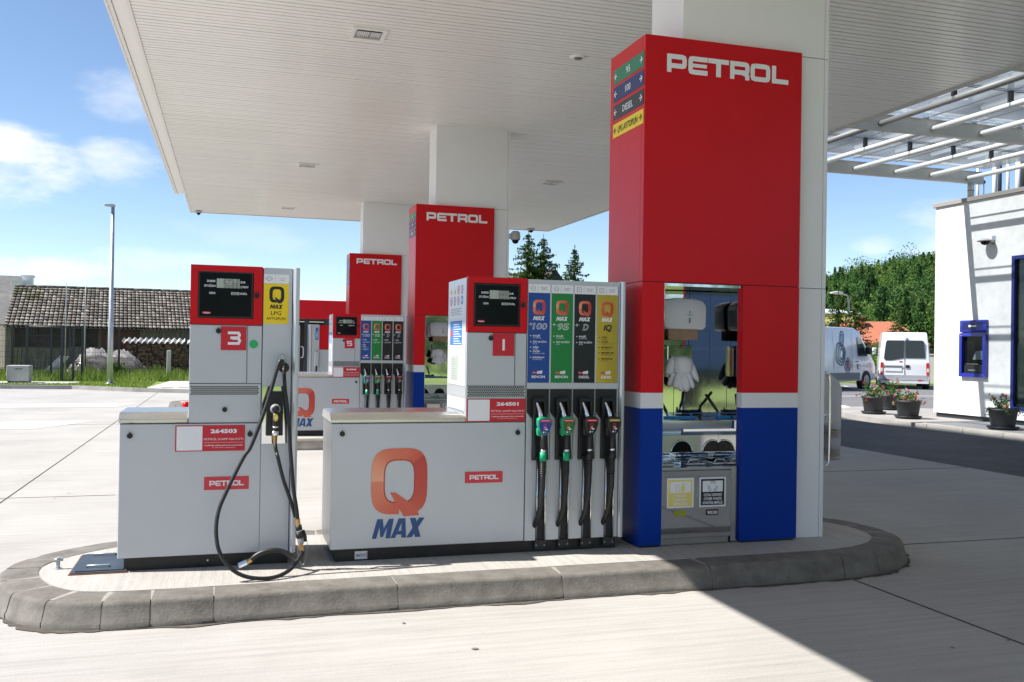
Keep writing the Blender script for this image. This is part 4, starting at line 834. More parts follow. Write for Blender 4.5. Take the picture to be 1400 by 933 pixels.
# ------------------------------------------------------------------ service niche things
def niche_things(dy, far):
    t = thing("towel_dispenser", (3.37, 6.6+dy, 1.66), "white paper towel dispenser with brown towels showing in the %s" % ("middle pillar's niche" if far else "nearest pillar's niche"), "towel dispenser")
    f = front(6.47+dy); b = MB()
    pts = [(3.195, 1.775), (3.225, 1.755), (3.53, 1.755), (3.552, 1.775), (3.556, 1.92), (3.545, 1.955), (3.515, 1.982), (3.44, 1.994), (3.30, 1.995), (3.205, 1.985), (3.185, 1.96)]
    b.prism(f, pts, -.16, .0, "dispenser_white", .012, 3); b.build("cover", t)
    b = MB(); b.prism(f, [(3.175, 1.735), (3.235, 1.75), (3.22, 1.985), (3.165, 1.98), (3.158, 1.78)], -.185, -.06, "dispenser_white", .012, 3); b.build("side_cover", t)
    b = MB(); b.prism(f, [(3.402, 1.845), (3.398, 1.812), (3.408, 1.800), (3.418, 1.812), (3.416, 1.845)], 0, .003, "ink_grey"); b.build("refill_window", t)
    b = MB(); b.flat(f, [(3.402, 1.885), (3.408, 1.905), (3.414, 1.885), (3.408, 1.881)], "sign_green", .002); b.stroke(f, [(3.385, 1.868), (3.431, 1.866)], .006, "ink_grey", .002); b.build("emblem", t)
    b = MB(); fl2 = front(6.50+dy)
    for k in range(6): b.prism(fl2, [(3.245+.003*k, 1.672+.004*k), (3.492-.004*k, 1.674+.003*k), (3.498, 1.765), (3.243, 1.765)], -.012*k-.008, -.012*k, "paper_brown")
    b.prism(fl2, [(3.335, 1.75), (3.375, 1.712), (3.40, 1.755)], .001, .004, "paper_brown"); b.build("paper_towels", t)
    # gloves hanging on a chrome holder
    g = thing("glove_holder", (3.36, 6.6+dy, 1.40), "chrome holder with a bunch of thin white gloves in the %s" % ("middle pillar's niche" if far else "nearest pillar's niche"), "glove holder")
    b = MB(); f = front(6.53+dy); b.prism(f, [(3.255, 1.385), (3.465, 1.385), (3.465, 1.63), (3.255, 1.63)], -.11, 0, "mirror_steel", .004); b.build("holder", g)
    for u, v in ((3.36, 1.615), (3.435, 1.515)): b = MB(); b.disc(f, u, v, .008 if v > 1.6 else .013, "seam", .0015, 16); b.build("hole", g)
    b = MB(); Y = 6.49+dy; rnd = random.Random(4)
    def lobe(p0, p1, r0, r1, fl=.55):
        P = [Vector(p0).lerp(Vector(p1), k/6) for k in range(7)]; vs = []; fs = []; n = 10
        for k, p in enumerate(P):
            tt = k/6; r = (r0+(r1-r0)*tt)*(1-.9*max(0, tt-.8)/.2*.8)*(1 if k else .6)
            for a in range(n): q = 2*math.pi*a/n; d = 1+.22*mnoise.noise(Vector((p.x*40+q, p.z*40, rnd.random()*.3))); vs.append((p.x+r*d*math.cos(q), p.y+r*fl*d*math.sin(q), p.z+.004*math.sin(q*2)))
        for k in range(6):
            for a in range(n): fs.append((k*n+a, k*n+(a+1) % n, (k+1)*n+(a+1) % n, (k+1)*n+a))
        fs += [tuple(range(n))[::-1], tuple(6*n+a for a in range(n))]; b.add(vs, fs, "glove_white", True)
    lobe((3.354, Y, 1.546), (3.354, Y-.03, 1.395), 0.0915, 0.0830); lobe((3.289, Y, 1.541), (3.236, Y-.01, 1.401), 0.0427, 0.0439); lobe((3.407, Y-.01, 1.507), (3.484, Y-.02, 1.350), 0.0427, 0.0293)
    lobe((3.325, Y-.03, 1.418), (3.277, Y-.05, 1.300), 0.0366, 0.0415); lobe((3.354, Y-.04, 1.406), (3.362, Y-.07, 1.278), 0.0390, 0.0427); lobe((3.389, Y-.03, 1.418), (3.425, Y-.05, 1.300), 0.0342, 0.0293); lobe((3.289, Y-.01, 1.418), (3.242, Y-.02, 1.311), 0.0317, 0.0268); lobe((3.336, Y-.02, 1.395), (3.319, Y-.06, 1.283), 0.0366, 0.0317)
    b.build("gloves", g)
    for k, (x0, x1, hx, lab) in enumerate(((3.075, 3.385, 3.165, "left"), (3.575, 3.685, 3.60, "right"))):
        if far and k: continue
        s_ = thing("squeegee", (x0, 6.35+dy, 1.068), ("blue window squeegee lying in the middle pillar's niche" if far else "blue window squeegee lying on the %s of the steel shelf in the nearest pillar" % lab), "squeegee")
        b = MB(); b.box(x0, x1, 6.30+dy, 6.35+dy, 1.070, 1.095, "squeegee_blue", .006); b.box(x0+.01, x1-.005, 6.352+dy, 6.366+dy, 1.072, 1.082, "rubber"); b.tube([(x0+.004, 6.325+dy, 1.072), (x0+.004, 6.325+dy, 1.118)], .009, "squeegee_blue", 8)
        if not k: b.tube([(x1-.03, 6.325+dy, 1.072), (x1-.03, 6.325+dy, 1.112)], .008, "squeegee_blue", 8)
        b.build("head", s_)
        b = MB(); dx = -.03 if not k else -.07; b.tube([(hx, 6.33+dy, 1.09), (hx-.004, 6.35+dy, 1.125)], .009, "galvanised", 10); b.tube([(hx-.004, 6.35+dy, 1.125), (hx+dx*.3, 6.42+dy, 1.19), (hx+dx*.6, 6.47+dy, 1.25)], .012, "black_plastic", 10); b.build("handle", s_)
niche_things(0, False); niche_things(8.665, True)

# storage box on the right flank of the big pillar
t = thing("side_box", (4.55, 6.4, .72), "clear ribbed plastic box in a steel frame on the right flank of the nearest pillar", "box")
b = MB(); f = front(6.27); pts = [(4.51, .735), (4.648, .745), (4.655, 1.30), (4.63, 1.36), (4.575, 1.405), (4.51, 1.43)]
b.prism(f, pts, -.30, 0, "clear_plastic", .008, 2); b.build("box", t)
b = MB(); b.tube(smooth([Vector(p) for p in ((4.47, 6.255, 1.43), (4.50, 6.25, 1.425), (4.522, 6.25, 1.39), (4.525, 6.25, 1.2), (4.525, 6.25, .80), (4.52, 6.25, .73), (4.495, 6.25, .705), (4.47, 6.255, .70))], 5), .009, "chrome", 10); b.tube([(4.466, 6.25, 1.10), (4.53, 6.25, 1.10)], .006, "chrome", 8)
b.box(4.6, 4.66, 6.262, 6.268, .76, .766, "clear_plastic_frame"); b.build("frame", t)
b = MB(); rnd = random.Random(3)
for k in range(12): z = .77+k*.022; b.box(4.545, 4.64, 6.30, 6.50, z, z+.012, rnd.choice(["ink_white", "paper_brown", "ink_grey", "white_paint"]))
b.build("paper_stack", t)

# ------------------------------------------------------------------ island small things
t = thing("manhole_cover", (-.8, 6.52, .15), "blue grey steel access hatch with two handles at the left pump's foot", "hatch")
b = MB(); b.box(-.925, -.585, 6.255, 6.80, .1505, .156, "rust"); b.box(-.917, -.59, 6.262, 6.793, .1565, .163, "hatch_steel", .002); b.build("frame", t)
b = MB(); b.box(-.892, -.61, 6.285, 6.77, .1635, .170, "hatch_steel", .002); b.build("cover", t)
for y in (6.36, 6.70): b = MB(); b.tube([(-.83, y, .171), (-.83, y, .182), (-.70, y, .182), (-.70, y, .171)], .006, "galvanised", 8); b.build("handle", t)
t = thing("floor_valve", (-1.012, 6.46, .15), "small galvanised fitting standing alone on the island's left end", "fitting")
b = MB(); b.tube([(-1.012, 6.46, .15), (-1.012, 6.46, .155)], .022, "galvanised", 14); b.tube([(-1.012, 6.46, .155), (-1.012, 6.46, .205)], .012, "galvanised", 10); b.tube([(-1.035, 6.46, .205), (-.985, 6.46, .212)], .013, "galvanised", 10); b.box(-1.02, -1.0, 6.445, 6.475, .213, .226, "galvanised", .003); b.build("body", t)
b = MB(); b.lathe([(0, 0), (.05, 0), (.05, .38), (.035, .42), (.035, .44), (0, .44)], -.61, 15.0, .15, "galvanised", 16); b.lathe([(.05, 0), (.06, .02), (.06, .11), (.04, .15), (0, .155)], -.61, 15.0, .535, "red_paint", 16)
one(b, "marker_post", (-.61, 15, .15), "small red topped post half hidden behind the LPG pump", "post")

# third island: service pumps
Y = 23.55; f = front(Y)
t = thing("service_pump", (2.05, Y+.2, .15), "slim grey service pump with blue label seen left of pump 5's head", "service pump")
b = MB(); b.box(1.96, 2.155, Y, Y+.5, .15, 2.08, "pump_silver", .01); b.build("body", t)
b = MB(); b.box(1.905, 1.955, Y-.02, Y+.5, .15, 2.08, "side_silver", .008); b.build("post", t)
b = MB(); b.plate(f, 2.055, 2.13, 1.70, 2.0, "sign_blue", 0, .006); b.text("AdBlue", Fr((0, Y, 0), (0, 0, 1), (-1, 0, 0)), 1.82, -2.105, .03, "ink_white", W=.18, al='c', bold=.03, w=.008); b.build("label", t)
b = MB(); b.box(2.03, 2.14, Y-.08, Y-.001, 1.0, 1.42, "pump_grey", .02); b.tube([(2.085, Y-.1, 1.05), (2.085, Y-.12, .7)], .02, "rubber", 8); b.build("nozzle_cover", t)
b = MB(); b.box(2.157, 2.75, Y+.02, Y+.5, 1.46, 2.07, "red_paint", .004); b.build("red_head", t)
b = MB(); b.box(2.157, 2.75, Y+.01, Y+.5, .15, 1.455, "pump_grey", .004); b.build("cabinet", t)
t = thing("payment_cabinet", (1.4, Y+.2, .15), "black and grey cabinet with orange light label just right of pump 3's post", "cabinet")
b = MB(); b.box(.95, 1.68, Y, Y+.5, .15, 2.05, "pump_silver", .01); b.build("body", t)
b = MB(); b.plate(f, 1.0, 1.63, 1.05, 1.93, "black_gloss", 0, .01); b.plate(f, 1.5, 1.62, 1.75, 1.86, "tile_orange", .011, .014); b.plate(f, 1.45, 1.62, 1.05, 1.10, "sign_blue", .011, .014); b.build("panel", t)
b = MB(); b.tube(smooth([Vector(p) for p in ((1.70, Y-.03, 1.52), (1.755, Y-.03, 1.51), (1.765, Y-.03, 1.4), (1.755, Y-.03, 1.27), (1.70, Y-.03, 1.25))], 4), .012, "white_paint", 8); b.build("handle", t)

# cameras
t = thing("dome_camera", (4.59, 14.95, 3.35), "big grey dome camera on the right flank of the middle pillar", "camera")
b = MB(); b.box(4.467, 4.53, 14.90, 15.0, 3.42, 3.50, "cabinet_grey", .01); b.build("bracket", t)
b = MB(); b.lathe([(0, .135), (.05, .13), (.078, .10), (.085, .04), (.082, .0), (.075, -.02)], 4.59, 14.95, 3.42, "cabinet_grey", 24); b.build("housing", t)
b = MB(); b.lathe([(.058, -.021), (.055, -.05), (.035, -.075), (0, -.085)], 4.59, 14.95, 3.42, "black_gloss", 20); b.build("dome", t)
def edge_cam(x, y, z, lab, dirx=0, r=.09):
    t = thing("dome_camera", (x, y, z), lab, "camera"); b = MB(); b.lathe([(0, .0), (r, .0), (r, -.03), (r*.8, -.05)], x, y, z, "cabinet_grey", 18); b.build("housing", t)
    b = MB(); b.lathe([(r*.6, -.051), (r*.5, -.09), (0, -.12)], x, y, z, "black_gloss", 16); b.build("dome", t); return t
edge_cam(-.86, 26.9, 5.2, "small dome camera under the far left corner of the canopy")
t = edge_cam(8.75, 26.9, 5.2, "small camera under the canopy's far right corner", r=.12)

# ------------------------------------------------------------------ shop building
XW = 15.8
t = thing("shop_building", (20, 10, .12), "white rendered shop wall with brown coping at the photo's right edge", "building")
b = MB(); b.box(XW, XW+.3, 15.66, 17.9, .225, 5.0, "render_white"); b.box(XW, XW+.3, 3.0, 15.659, 3.68, 5.0, "render_white"); b.box(XW, XW+.3, 3.0, 15.659, .225, .42, "render_white"); b.box(XW+.301, 27, 17.5, 17.9, .225, 5.0, "render_white"); b.box(XW, 27, -3, 2.999, .225, 5.0, "render_white"); b.build("wall", t)
b = MB(); b.box(XW+.02, 27, -3, 17.88, 4.8, 4.98, "roof_grey"); b.build("roof", t)
b = MB(); b.box(XW+.045, 26.9, -2.9, 17.86, .12, .224, "anthracite"); b.build("plinth", t)
b = MB(); b.box(XW-.05, XW+.25, -3, 17.95, 5.0, 5.095, "coping", .006); b.box(XW+.251, 27, 17.65, 17.95, 5.0, 5.095, "coping"); b.build("coping", t)
w_ = MB()
for a in ((15.58, 15.655), (13.9, 13.96), (12.2, 12.26), (10.5, 10.56), (8.8, 8.86), (3.02, 3.1)): w_.box(XW-.03, XW+.12, a[0], a[1], .425, 3.675, "frame_blue")
w_.box(XW-.03, XW+.12, 3.1, 15.58, 3.60, 3.674, "frame_blue"); w_.box(XW-.03, XW+.12, 3.1, 15.58, .425, .50, "frame_blue"); wf = w_.build("window", t)
b = MB(); b.box(XW+.04, XW+.05, 3.1, 15.58, .50, 3.60, "shop_glass"); b.build("pane", wf)
b = MB()
for k in range(76): z = .52+k*.0405; b.box(XW+.062, XW+.075, 3.1, 15.57, z, z+.035, "blind")
b.build("blind", wf)
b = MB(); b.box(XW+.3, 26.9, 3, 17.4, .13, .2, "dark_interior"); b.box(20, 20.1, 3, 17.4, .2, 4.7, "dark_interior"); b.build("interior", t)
t = thing("cash_machine", (XW, 16.67, 1.08), "blue cash machine with dark screen recess set in the white shop wall", "cash machine")
f = left(XW); a0, a1 = -17.05, -16.285
b = MB(); b.prism(f, [(a0, 2.075), (a1, 2.075), (a1, 2.345), (a0, 2.345)], .001, .07, "atm_blue", .012, 2); b.plate(f, a0+.09, a1-.11, 2.125, 2.30, "atm_navy", .0705, .074)
b.disc(f, a0+.30, 2.213, .025, "ink_white", .0745, 18, .035); b.box(XW-.0765, XW-.075, 16.56, 16.73, 2.195, 2.228, "ink_white"); b.build("sign", t)
b = MB()
for q in ([(a0, 1.085), (a0+.085, 1.165), (a0+.085, 1.985), (a0, 2.06)], [(a1, 1.085), (a1, 2.06), (a1-.085, 1.985), (a1-.085, 1.165)], [(a0, 2.06), (a0+.085, 1.985), (a1-.085, 1.985), (a1, 2.06)], [(a0, 1.085), (a1, 1.085), (a1-.085, 1.165), (a0+.085, 1.165)]): b.prism(f, q, .001, .085, "atm_blue", .004)
b.build("frame", t)
b = MB(); b.plate(f, a0+.085, a1-.085, 1.165, 1.985, "black_gloss", .001, .006); b.build("recess", t)
b = MB(); b.prism(f, [(a0+.14, 1.17), (a1-.095, 1.17), (a1-.095, 1.36), (a0+.18, 1.38), (a0+.14, 1.33)], .007, .06, "black_plastic", .005); b.box(XW-.068, XW-.0605, 16.55, 16.78, 1.22, 1.25, "screen"); b.box(XW-.068, XW-.0605, 16.50, 16.84, 1.365, 1.378, "chrome"); b.build("keypad", t)
b = MB(); b.flat(f, [(a0+.33, 1.47), (a1-.09, 1.47), (a1-.09, 1.67), (a0+.42, 1.66)], "screen", .008); b.build("screen", t)
t = thing("wall_camera", (XW, 16.2, 4.0), "small grey dome camera under a hood on the white shop wall", "camera")
b = MB(); b.box(XW-.12, XW-.001, 16.14, 16.20, 4.02, 4.07, "galvanised"); b.box(XW-.006, XW-.001, 16.12, 16.22, 3.96, 4.16, "galvanised"); b.build("bracket", t)
b = MB(); b.lathe([(0, .075), (.07, .07), (.15, .035), (.165, .015), (.15, .01)], XW-.16, 16.25, 4.03, "cabinet_grey", 22); b.build("hood", t)
b = MB(); b.lathe([(.09, .008), (.085, -.03), (.06, -.06), (0, -.075)], XW-.16, 16.25, 4.03, "black_gloss", 18); b.build("dome", t)
for k, (y, h, r, lab) in enumerate(((18.43, 1.6, .035, "thin white pole on the shop roof, nearest the canopy post"), (18.24, .75, .012, "short thin dark rod on the shop roof with a small lamp on top"), (17.9, 1.7, .055, "thicker white pole on the shop roof right of the thin dark rod"), (17.51, 1.7, .04, "white pole on the shop roof second from the right edge"), (17.2, 1.8, .07, "paired thick pole on the shop roof at the photo's right edge"))):
    b = MB(); b.tube([(17.5, y-.9 if 0 else y, 4.98), (17.5, y, 4.98+h)], r, "anthracite" if k == 1 else "white_paint", 10)
    if k == 1: b.lathe([(0, 0), (.04, .02), (.04, .08), (0, .1)], 17.5, y, 4.98+h, "anthracite", 10)
    if k in (2, 4): b.tube([(17.53, y-.12, 4.98), (17.53, y-.12, 4.98+h)], r*.8, "anthracite", 8)
    one(b, "roof_pole", (17.5, y, 4.98), lab, "pole", "poles standing on the shop roof")

# ------------------------------------------------------------------ vegetation builders
def leafquad(vs, fs, p, s_, rnd, flat_=0.0, el=1.0):
    n = Vector((rnd.gauss(0, 1), rnd.gauss(0, 1), rnd.gauss(0, 1)+flat_)).normalized(); a = n.cross(Vector((rnd.gauss(0, 1), rnd.gauss(0, 1), .1))).normalized(); c = n.cross(a)
    b0 = len(vs); vs += [p-a*s_*el, p-c*s_*.55, p+a*s_*el, p+c*s_*.55]; fs.append((b0, b0+1, b0+2, b0+3))
def flowerpot(x, y, z, r, h, seed, lab, sc=1.0):
    rnd = random.Random(seed); t = thing("flower_pot", (x, y, z), lab, "flower pot", "black flower pots outside the shop")
    b = MB(); b.lathe([(0, .0), (r*.78, 0), (r*.80, .035), (r*.97, h*.86), (r*1.02, h*.88), (r*1.04, h), (r*.95, h), (r*.93, h*.9)], x, y, z+.03, "pot_black", 28); b.build("pot", t)
    b = MB(); b.lathe([(0, 0), (r*.9, 0), (r*1.08, .045), (r*1.10, .06), (r*1.04, .055), (r*.85, .012), (0, .012)], x, y, z, "pot_black", 28); b.build("saucer", t)
    b = MB(); b.disc(Fr((x, y, z+h*.93), (1, 0, 0), (0, 1, 0)), 0, 0, r*.93, "soil", 0, 24); b.build("soil", t)
    vs = []; fs = []
    stems = []
    for k in range(26):
        a = rnd.uniform(0, 2*math.pi); rr = r*rnd.uniform(.1, 1.35); hh = rnd.uniform(.03, .22)*(1.2 if rr < r else .75)*sc
        tip = Vector((x+rr*math.cos(a), y+rr*math.sin(a), z+h+hh-(.12 if rr > r*1.1 else 0))); stems.append(tip); base = Vector((x+rr*.4*math.cos(a), y+rr*.4*math.sin(a), z+h*.93))
        for q in range(20): tt = rnd.uniform(.2, 1.05); leafquad(vs, fs, base.lerp(tip, tt)+Vector((rnd.gauss(0, .03), rnd.gauss(0, .03), rnd.gauss(0, .03)+.02)), rnd.uniform(.018, .034), rnd, .6)
    b = MB(); b.add(vs, fs, "leaf_pot"); b.build("foliage", t)
    for k in range(16):
        tip = rnd.choice(stems)+Vector((rnd.gauss(0, .04), rnd.gauss(0, .04)-.02, rnd.uniform(.0, .05))); m = rnd.choice(["flower_red", "flower_red", "flower_pink", "flower_cream"]); b = MB(); fr_ = Fr(tip, (1, rnd.uniform(-.6, .2), 0), (rnd.uniform(-.3, .3), .2, 1)); s_ = rnd.uniform(.018, .027)
        for q in range(5): a = q*2*math.pi/5; b.flat(fr_, [(0, 0), (s_*1.1*math.cos(a-.5), s_*1.1*math.sin(a-.5)), (s_*1.6*math.cos(a), s_*1.6*math.sin(a)), (s_*1.1*math.cos(a+.5), s_*1.1*math.sin(a+.5))], m, .002+.004*(q % 2))
        b.build("flower", t)
flowerpot(14.80, 18.75, .122, .265, .39, 11, "black pot of red and cream flowers at the left end of the walkway", 1.3)
flowerpot(16.3, 20.05, .122, .25, .36, 12, "black pot of pink and red flowers half hidden behind two other pots", 1.6)
flowerpot(14.62, 17.35, .122, .27, .38, 13, "black pot of red flowers, middle one nearest the kerb nose", 1.0)
flowerpot(14.56, 14.62, .122, .27, .38, 14, "black pot of red flowers in front of the shop window, rightmost", 1.0)

def spruce(x, y, h, r, seed, lab, group, light=False, z=0):
    rnd = random.Random(seed); t = thing("spruce_tree", (x, y, z), lab, "tree", group)
    b = MB(); b.tube([(x, y, z), (x, y, z+h*.5), (x, y, z+h)], [r*.09, r*.05, .01], "bark", 8); b.build("trunk", t)
    vs = []; fs = []; tiers = int(h*6)
    for k in range(tiers):
        f0 = k/tiers; zc = z+h*(.07+.91*f0); R = r*(1-f0)**.68*rnd.uniform(.86, 1.12)+.08; nb = int(5+7*(1-f0))
        for j in range(nb):
            a = rnd.uniform(0, 2*math.pi); L = R*rnd.uniform(.68, 1.15); d = Vector((math.cos(a), math.sin(a), 0)); seg = max(4, int(L*11))
            for q in range(seg):
                u = (q+.6)/seg; p = Vector((x, y, zc))+d*L*u+Vector((0, 0, -.42*L*u+.26*L*u*u*u)); wv = .20*(1-u*.65)*min(1.4, L)
                for s2 in (0, 1): leafquad(vs, fs, p+Vector((rnd.gauss(0, wv*.45), rnd.gauss(0, wv*.45), -abs(rnd.gauss(0, wv*.35)))), rnd.uniform(.05, .11)*(.8 if h < 6 else 1), rnd, .4, 1.5)
    for q in range(8): leafquad(vs, fs, Vector((x, y, z+h*(.96+.006*q))), .06, rnd, 0, 1.6)
    b = MB(); half = len(fs)
    b.add(vs, [fq for i, fq in enumerate(fs) if i % 3], "leaf_spruce"); b.add(vs, [fq for i, fq in enumerate(fs) if i % 3 == 0], "leaf_spruce_light"); b.build("crown", t)
    return t
gq = "spruces behind pump 1"
spruce(19.35, 60, 9.5, 3.1, 21, "tallest dark spruce just right of the middle pillar's dome camera", gq)
spruce(20.6, 60.5, 9.35, 2.7, 22, "dark spruce right beside the tallest one, left of the grey gable", gq)
spruce(23.1, 61, 8.75, 2.2, 23, "smaller spruce standing alone right of the grey gable", gq)
gq = "spruces beside the parked vans"
spruce(38.2, 52, 5.6, 1.8, 24, "light green spruce against the yellow building, next to the pillar's edge", gq)
spruce(39.9, 52.5, 5.5, 1.7, 25, "light green spruce left of the far street lamp", gq)
spruce(37.3, 45, 4.6, 1.3, 26, "pointed spruce directly behind the silver van's windscreen", gq)

def bush(x, y, z, rx, rz, n, mat, name, lab, cat, group=None, ls=.06, seed=1):
    rnd = random.Random(seed); vs = []; fs = []
    for k in range(n):
        v = Vector((rnd.gauss(0, 1), rnd.gauss(0, 1), rnd.gauss(0, 1))).normalized()*(rnd.random()**.4); p = Vector((x+v.x*rx, y+v.y*rx, z+rz+v.z*rz)); p += v*mnoise.noise(p*1.7)*rx*.5; p.z = max(p.z, z+.02); leafquad(vs, fs, p, ls*rnd.uniform(.6, 1.3), rnd, .3)
    b = MB(); b.add(vs, fs, mat); b.tube([(x, y, z-.05), (x, y, z+rz)], rx*.08, "bark", 6); return one(b, name, (x, y, z), lab, cat, group)
bush(30.6, 38.3, 0, .75, 1.0, 2600, "leaf_bush", "shrub", "bright green rounded shrub between the two parked vans", "shrub", seed=31)

# ------------------------------------------------------------------ left background: yard, barn, fence
lp = thing("lamp_post", (-3.87, 34.3, .10), "tall galvanised lamp post on the lawn edge left of pump 3", "street lamp")
b = MB(); b.tube([(-3.87, 34.3, .10), (-3.87, 34.3, 2.3), (-3.87, 34.3, 2.32), (-3.87, 34.3, 6.2)], [.095, .085, .075, .055], "galvanised", 14); b.tube([(-3.87, 34.3, .10), (-3.87, 34.3, .16)], .13, "galvanised", 14); b.build("pole", lp)
b = MB(); b.prism(Fr((0, 0, 0), (1, 0, 0), (0, 0, 1)), [(-4.16, 6.22), (-4.1, 6.19), (-3.86, 6.17), (-3.80, 6.20), (-3.80, 6.25), (-3.9, 6.27), (-4.14, 6.25)], -34.38, -34.22, "galvanised", .01); b.build("lamp_head", lp)

# barn
EL, ER = Vector((-9.45, 45.2, 2.17)), Vector((1.6, 50.7, 2.23)); RL, RR = Vector((-9.86, 49.4, 4.10)), Vector((1.2, 53.8, 4.31))
bn = thing("barn", (-4, 49, 0), "old weathered barn with long mossy tiled roof behind the fence", "barn")
ex = (ER-EL); exn = ex.normalized(); inn = Vector((-exn.y, exn.x, 0))
rnd = random.Random(8); b = MB(); rows = 14
up = (RL-EL)
nrm = ex.cross(RL-EL).normalized()
for k in range(rows):
    t0, t1 = k/rows, (k+1.18)/rows; cols = 62
    for c_ in range(cols):
        u0, u1 = c_/cols, (c_+1)/cols; j = rnd.uniform(-.006, .012); lift = rnd.uniform(.02, .045)
        def P(u, t): a = EL.lerp(ER, u); q = RL.lerp(RR, u); return a.lerp(q, min(t, 1.0))
        g = .0016; a = P(u0+g, t0-.004+j*.3)+nrm*(.05+lift); c = P(u1-g, t0-.004+j*.3)+nrm*(.05+lift); d = P(u1-g, t1)+nrm*.012; e = P(u0+g, t1)+nrm*.012
        m = rnd.choice(["tile_a", "tile_a", "tile_b", "tile_c", "tile_d"] if not (k > 8 and u0 < .10 and rnd.random() < .6) else ["tile_moss"])
        lo = nrm*.04; mid = (a+c)/2+nrm*.018; md = (d+e)/2+nrm*.018
        b.add([a, mid, c, d, md, e, a-lo, c-lo], [(0, 1, 4, 5), (1, 2, 3, 4), (6, 7, 2, 1), (6, 1, 0)], m)
b.build("roof", bn)
b = MB(); n_ = 26
for k in range(n_):
    a = RL.lerp(RR, k/n_)+Vector((0, 0, .04+rnd.uniform(-.012, .012))); c = RL.lerp(RR, (k+1.1)/n_)+Vector((0, 0, .05)); b.tube([a, c], [.085, .072], rnd.choice(["tile_a", "tile_c"]), 8)
b.build("ridge_tiles", bn)
def bw(u, d, z): p = EL.lerp(ER, u)+inn*d; return Vector((p.x, p.y, z))
b = MB(); rnd = random.Random(9)
for k in range(70):
    u0, u1 = .02+k*.014, .02+(k+1)*.014-.0012
    m = "barn_wood"; z1 = 2.28; 
    b.add([bw(u0, .55, 0), bw(u1, .55, 0), bw(u1, .55, z1), bw(u0, .55, z1), bw(u0, .58, 0), bw(u1, .58, 0), bw(u1, .58, z1), bw(u0, .58, z1)], [(0, 1, 2, 3), (0, 3, 7, 4), (1, 5, 6, 2)], m)
b.build("plank_wall", bn)
for (u0, u1, z0, z1, m) in ((.05, .235, 1.25, 2.15, "barn_dark"), (.245, .34, 1.3, 2.15, "barn_dark"), (.355, .50, 1.2, 2.2, "barn_red")):
    b = MB(); b.add([bw(u0, .50, z0), bw(u1, .50, z0), bw(u1, .50, z1), bw(u0, .50, z1), bw(u0, .545, z0), bw(u1, .545, z0), bw(u1, .545, z1), bw(u0, .545, z1)], [(0, 1, 2, 3), (0, 3, 7, 4), (1, 5, 6, 2), (3, 2, 6, 7), (0, 4, 5, 1)], m); b.build("wall_opening", bn)
b = MB(); q = [bw(.02, .6, 0), bw(1, .6, 0), bw(1, 4.4, 0), bw(.02, 4.4, 0)]; zz = [2.2, 2.2, 2.2, 2.2]
b.add(q+[Vector((p.x, p.y, z)) for p, z in zip(q, zz)], [(1, 2, 6, 5), (2, 3, 7, 6), (3, 0, 4, 7)], "barn_wood")
dn = Vector((0, 0, -.22)); b.add([EL+dn*.2, ER+dn*.2, RR+dn*.2, RL+dn*.2, (EL+ER+RR+RL)/4+dn*.35], [(0, 1, 4), (1, 2, 4), (2, 3, 4), (3, 0, 4)], "barn_dark"); b.build("rear_wall", bn)

# woodpile with corrugated cover
wp = thing("woodpile", (-2.6, 43, 0), "long stack of split firewood under a corrugated sheet beside the barn", "woodpile")
b = MB(); rnd = random.Random(12)
for k in range(1500):
    x = rnd.uniform(-4.15, .8); z = rnd.uniform(.12, 1.5); 
    if x < -3.5 and z > 1.5-(-3.5-x)*.2: continue
    r_ = rnd.uniform(.035, .075); n_ = rnd.choice([3, 4, 5]); a0 = rnd.uniform(0, 6.3); pts = [(x+r_*1.25*math.cos(a0+2*math.pi*i/n_), z+r_*.8*math.sin(a0+2*math.pi*i/n_)) for i in range(n_)]
    b.prism(front(42.6+rnd.uniform(-.06, .06)), pts, -.4, 0, rnd.choice(["log", "log", "log_dark"]))
b.box(-4.1, .8, 42.75, 43.3, .05, 1.48, "log_dark"); b.build("logs", wp)
b = MB(); vs = []; fs = []; n_ = 150
for i in range(n_+1):
    x = -4.35+5.3*i/n_; z = 1.60+.055*math.cos(x*2*math.pi/.23); vs += [(x, 42.35, z-.05), (x, 43.4, z+.12)]
for i in range(n_): fs.append((2*i, 2*i+2, 2*i+3, 2*i+1))
b.add(vs, fs, "sheet_grey"); b.build("corrugated_cover", wp)
# tarp covered heap
b = MB(); vs = []; fs = []; nx, ny = 90, 36
def tz(u, v):
    x = -6.35+3.4*u; prof = 1.18*min(1, (u/.30))**.8*min(1, ((1-u)/.34))**.85; prof *= (1+.10*math.sin(9*u)); s_ = math.sin(math.pi*v)**.45
    return x, 39.6+2.2*v, max(.02, prof*s_+mnoise.noise(Vector((u*9, v*6, 1)))*.14*s_+abs(mnoise.noise(Vector((u*22+v*8, v*5, 3))))*.16*s_+abs(mnoise.noise(Vector((u*45+v*20, v*14, 7))))*.10*s_)
for i in range(nx+1):
    for j in range(ny+1): vs.append(tz(i/nx, j/ny))
for i in range(nx):
    for j in range(ny): a = i*(ny+1)+j; fs.append((a, a+ny+1, a+ny+2, a+1))
b.add(vs, fs, "film", True); t = thing("covered_heap", (-4.7, 40.7, 0), "low heap under crumpled translucent plastic film behind the fence", "heap"); b.build("plastic_film", t)
b = MB(); rnd = random.Random(14)
for k in range(260):
    u, v = rnd.uniform(.12, .88), rnd.uniform(.15, .8); x, y, z = tz(u, v); z = max(.1, z*rnd.uniform(.5, .88)-.06); b.box(x-rnd.uniform(.05, .25), x+rnd.uniform(.05, .2), y-.05, y+.05, z-.05, z+.04, rnd.choice(["log", "log_dark", "post_concrete"]))
b.build("stacked_wood", t)
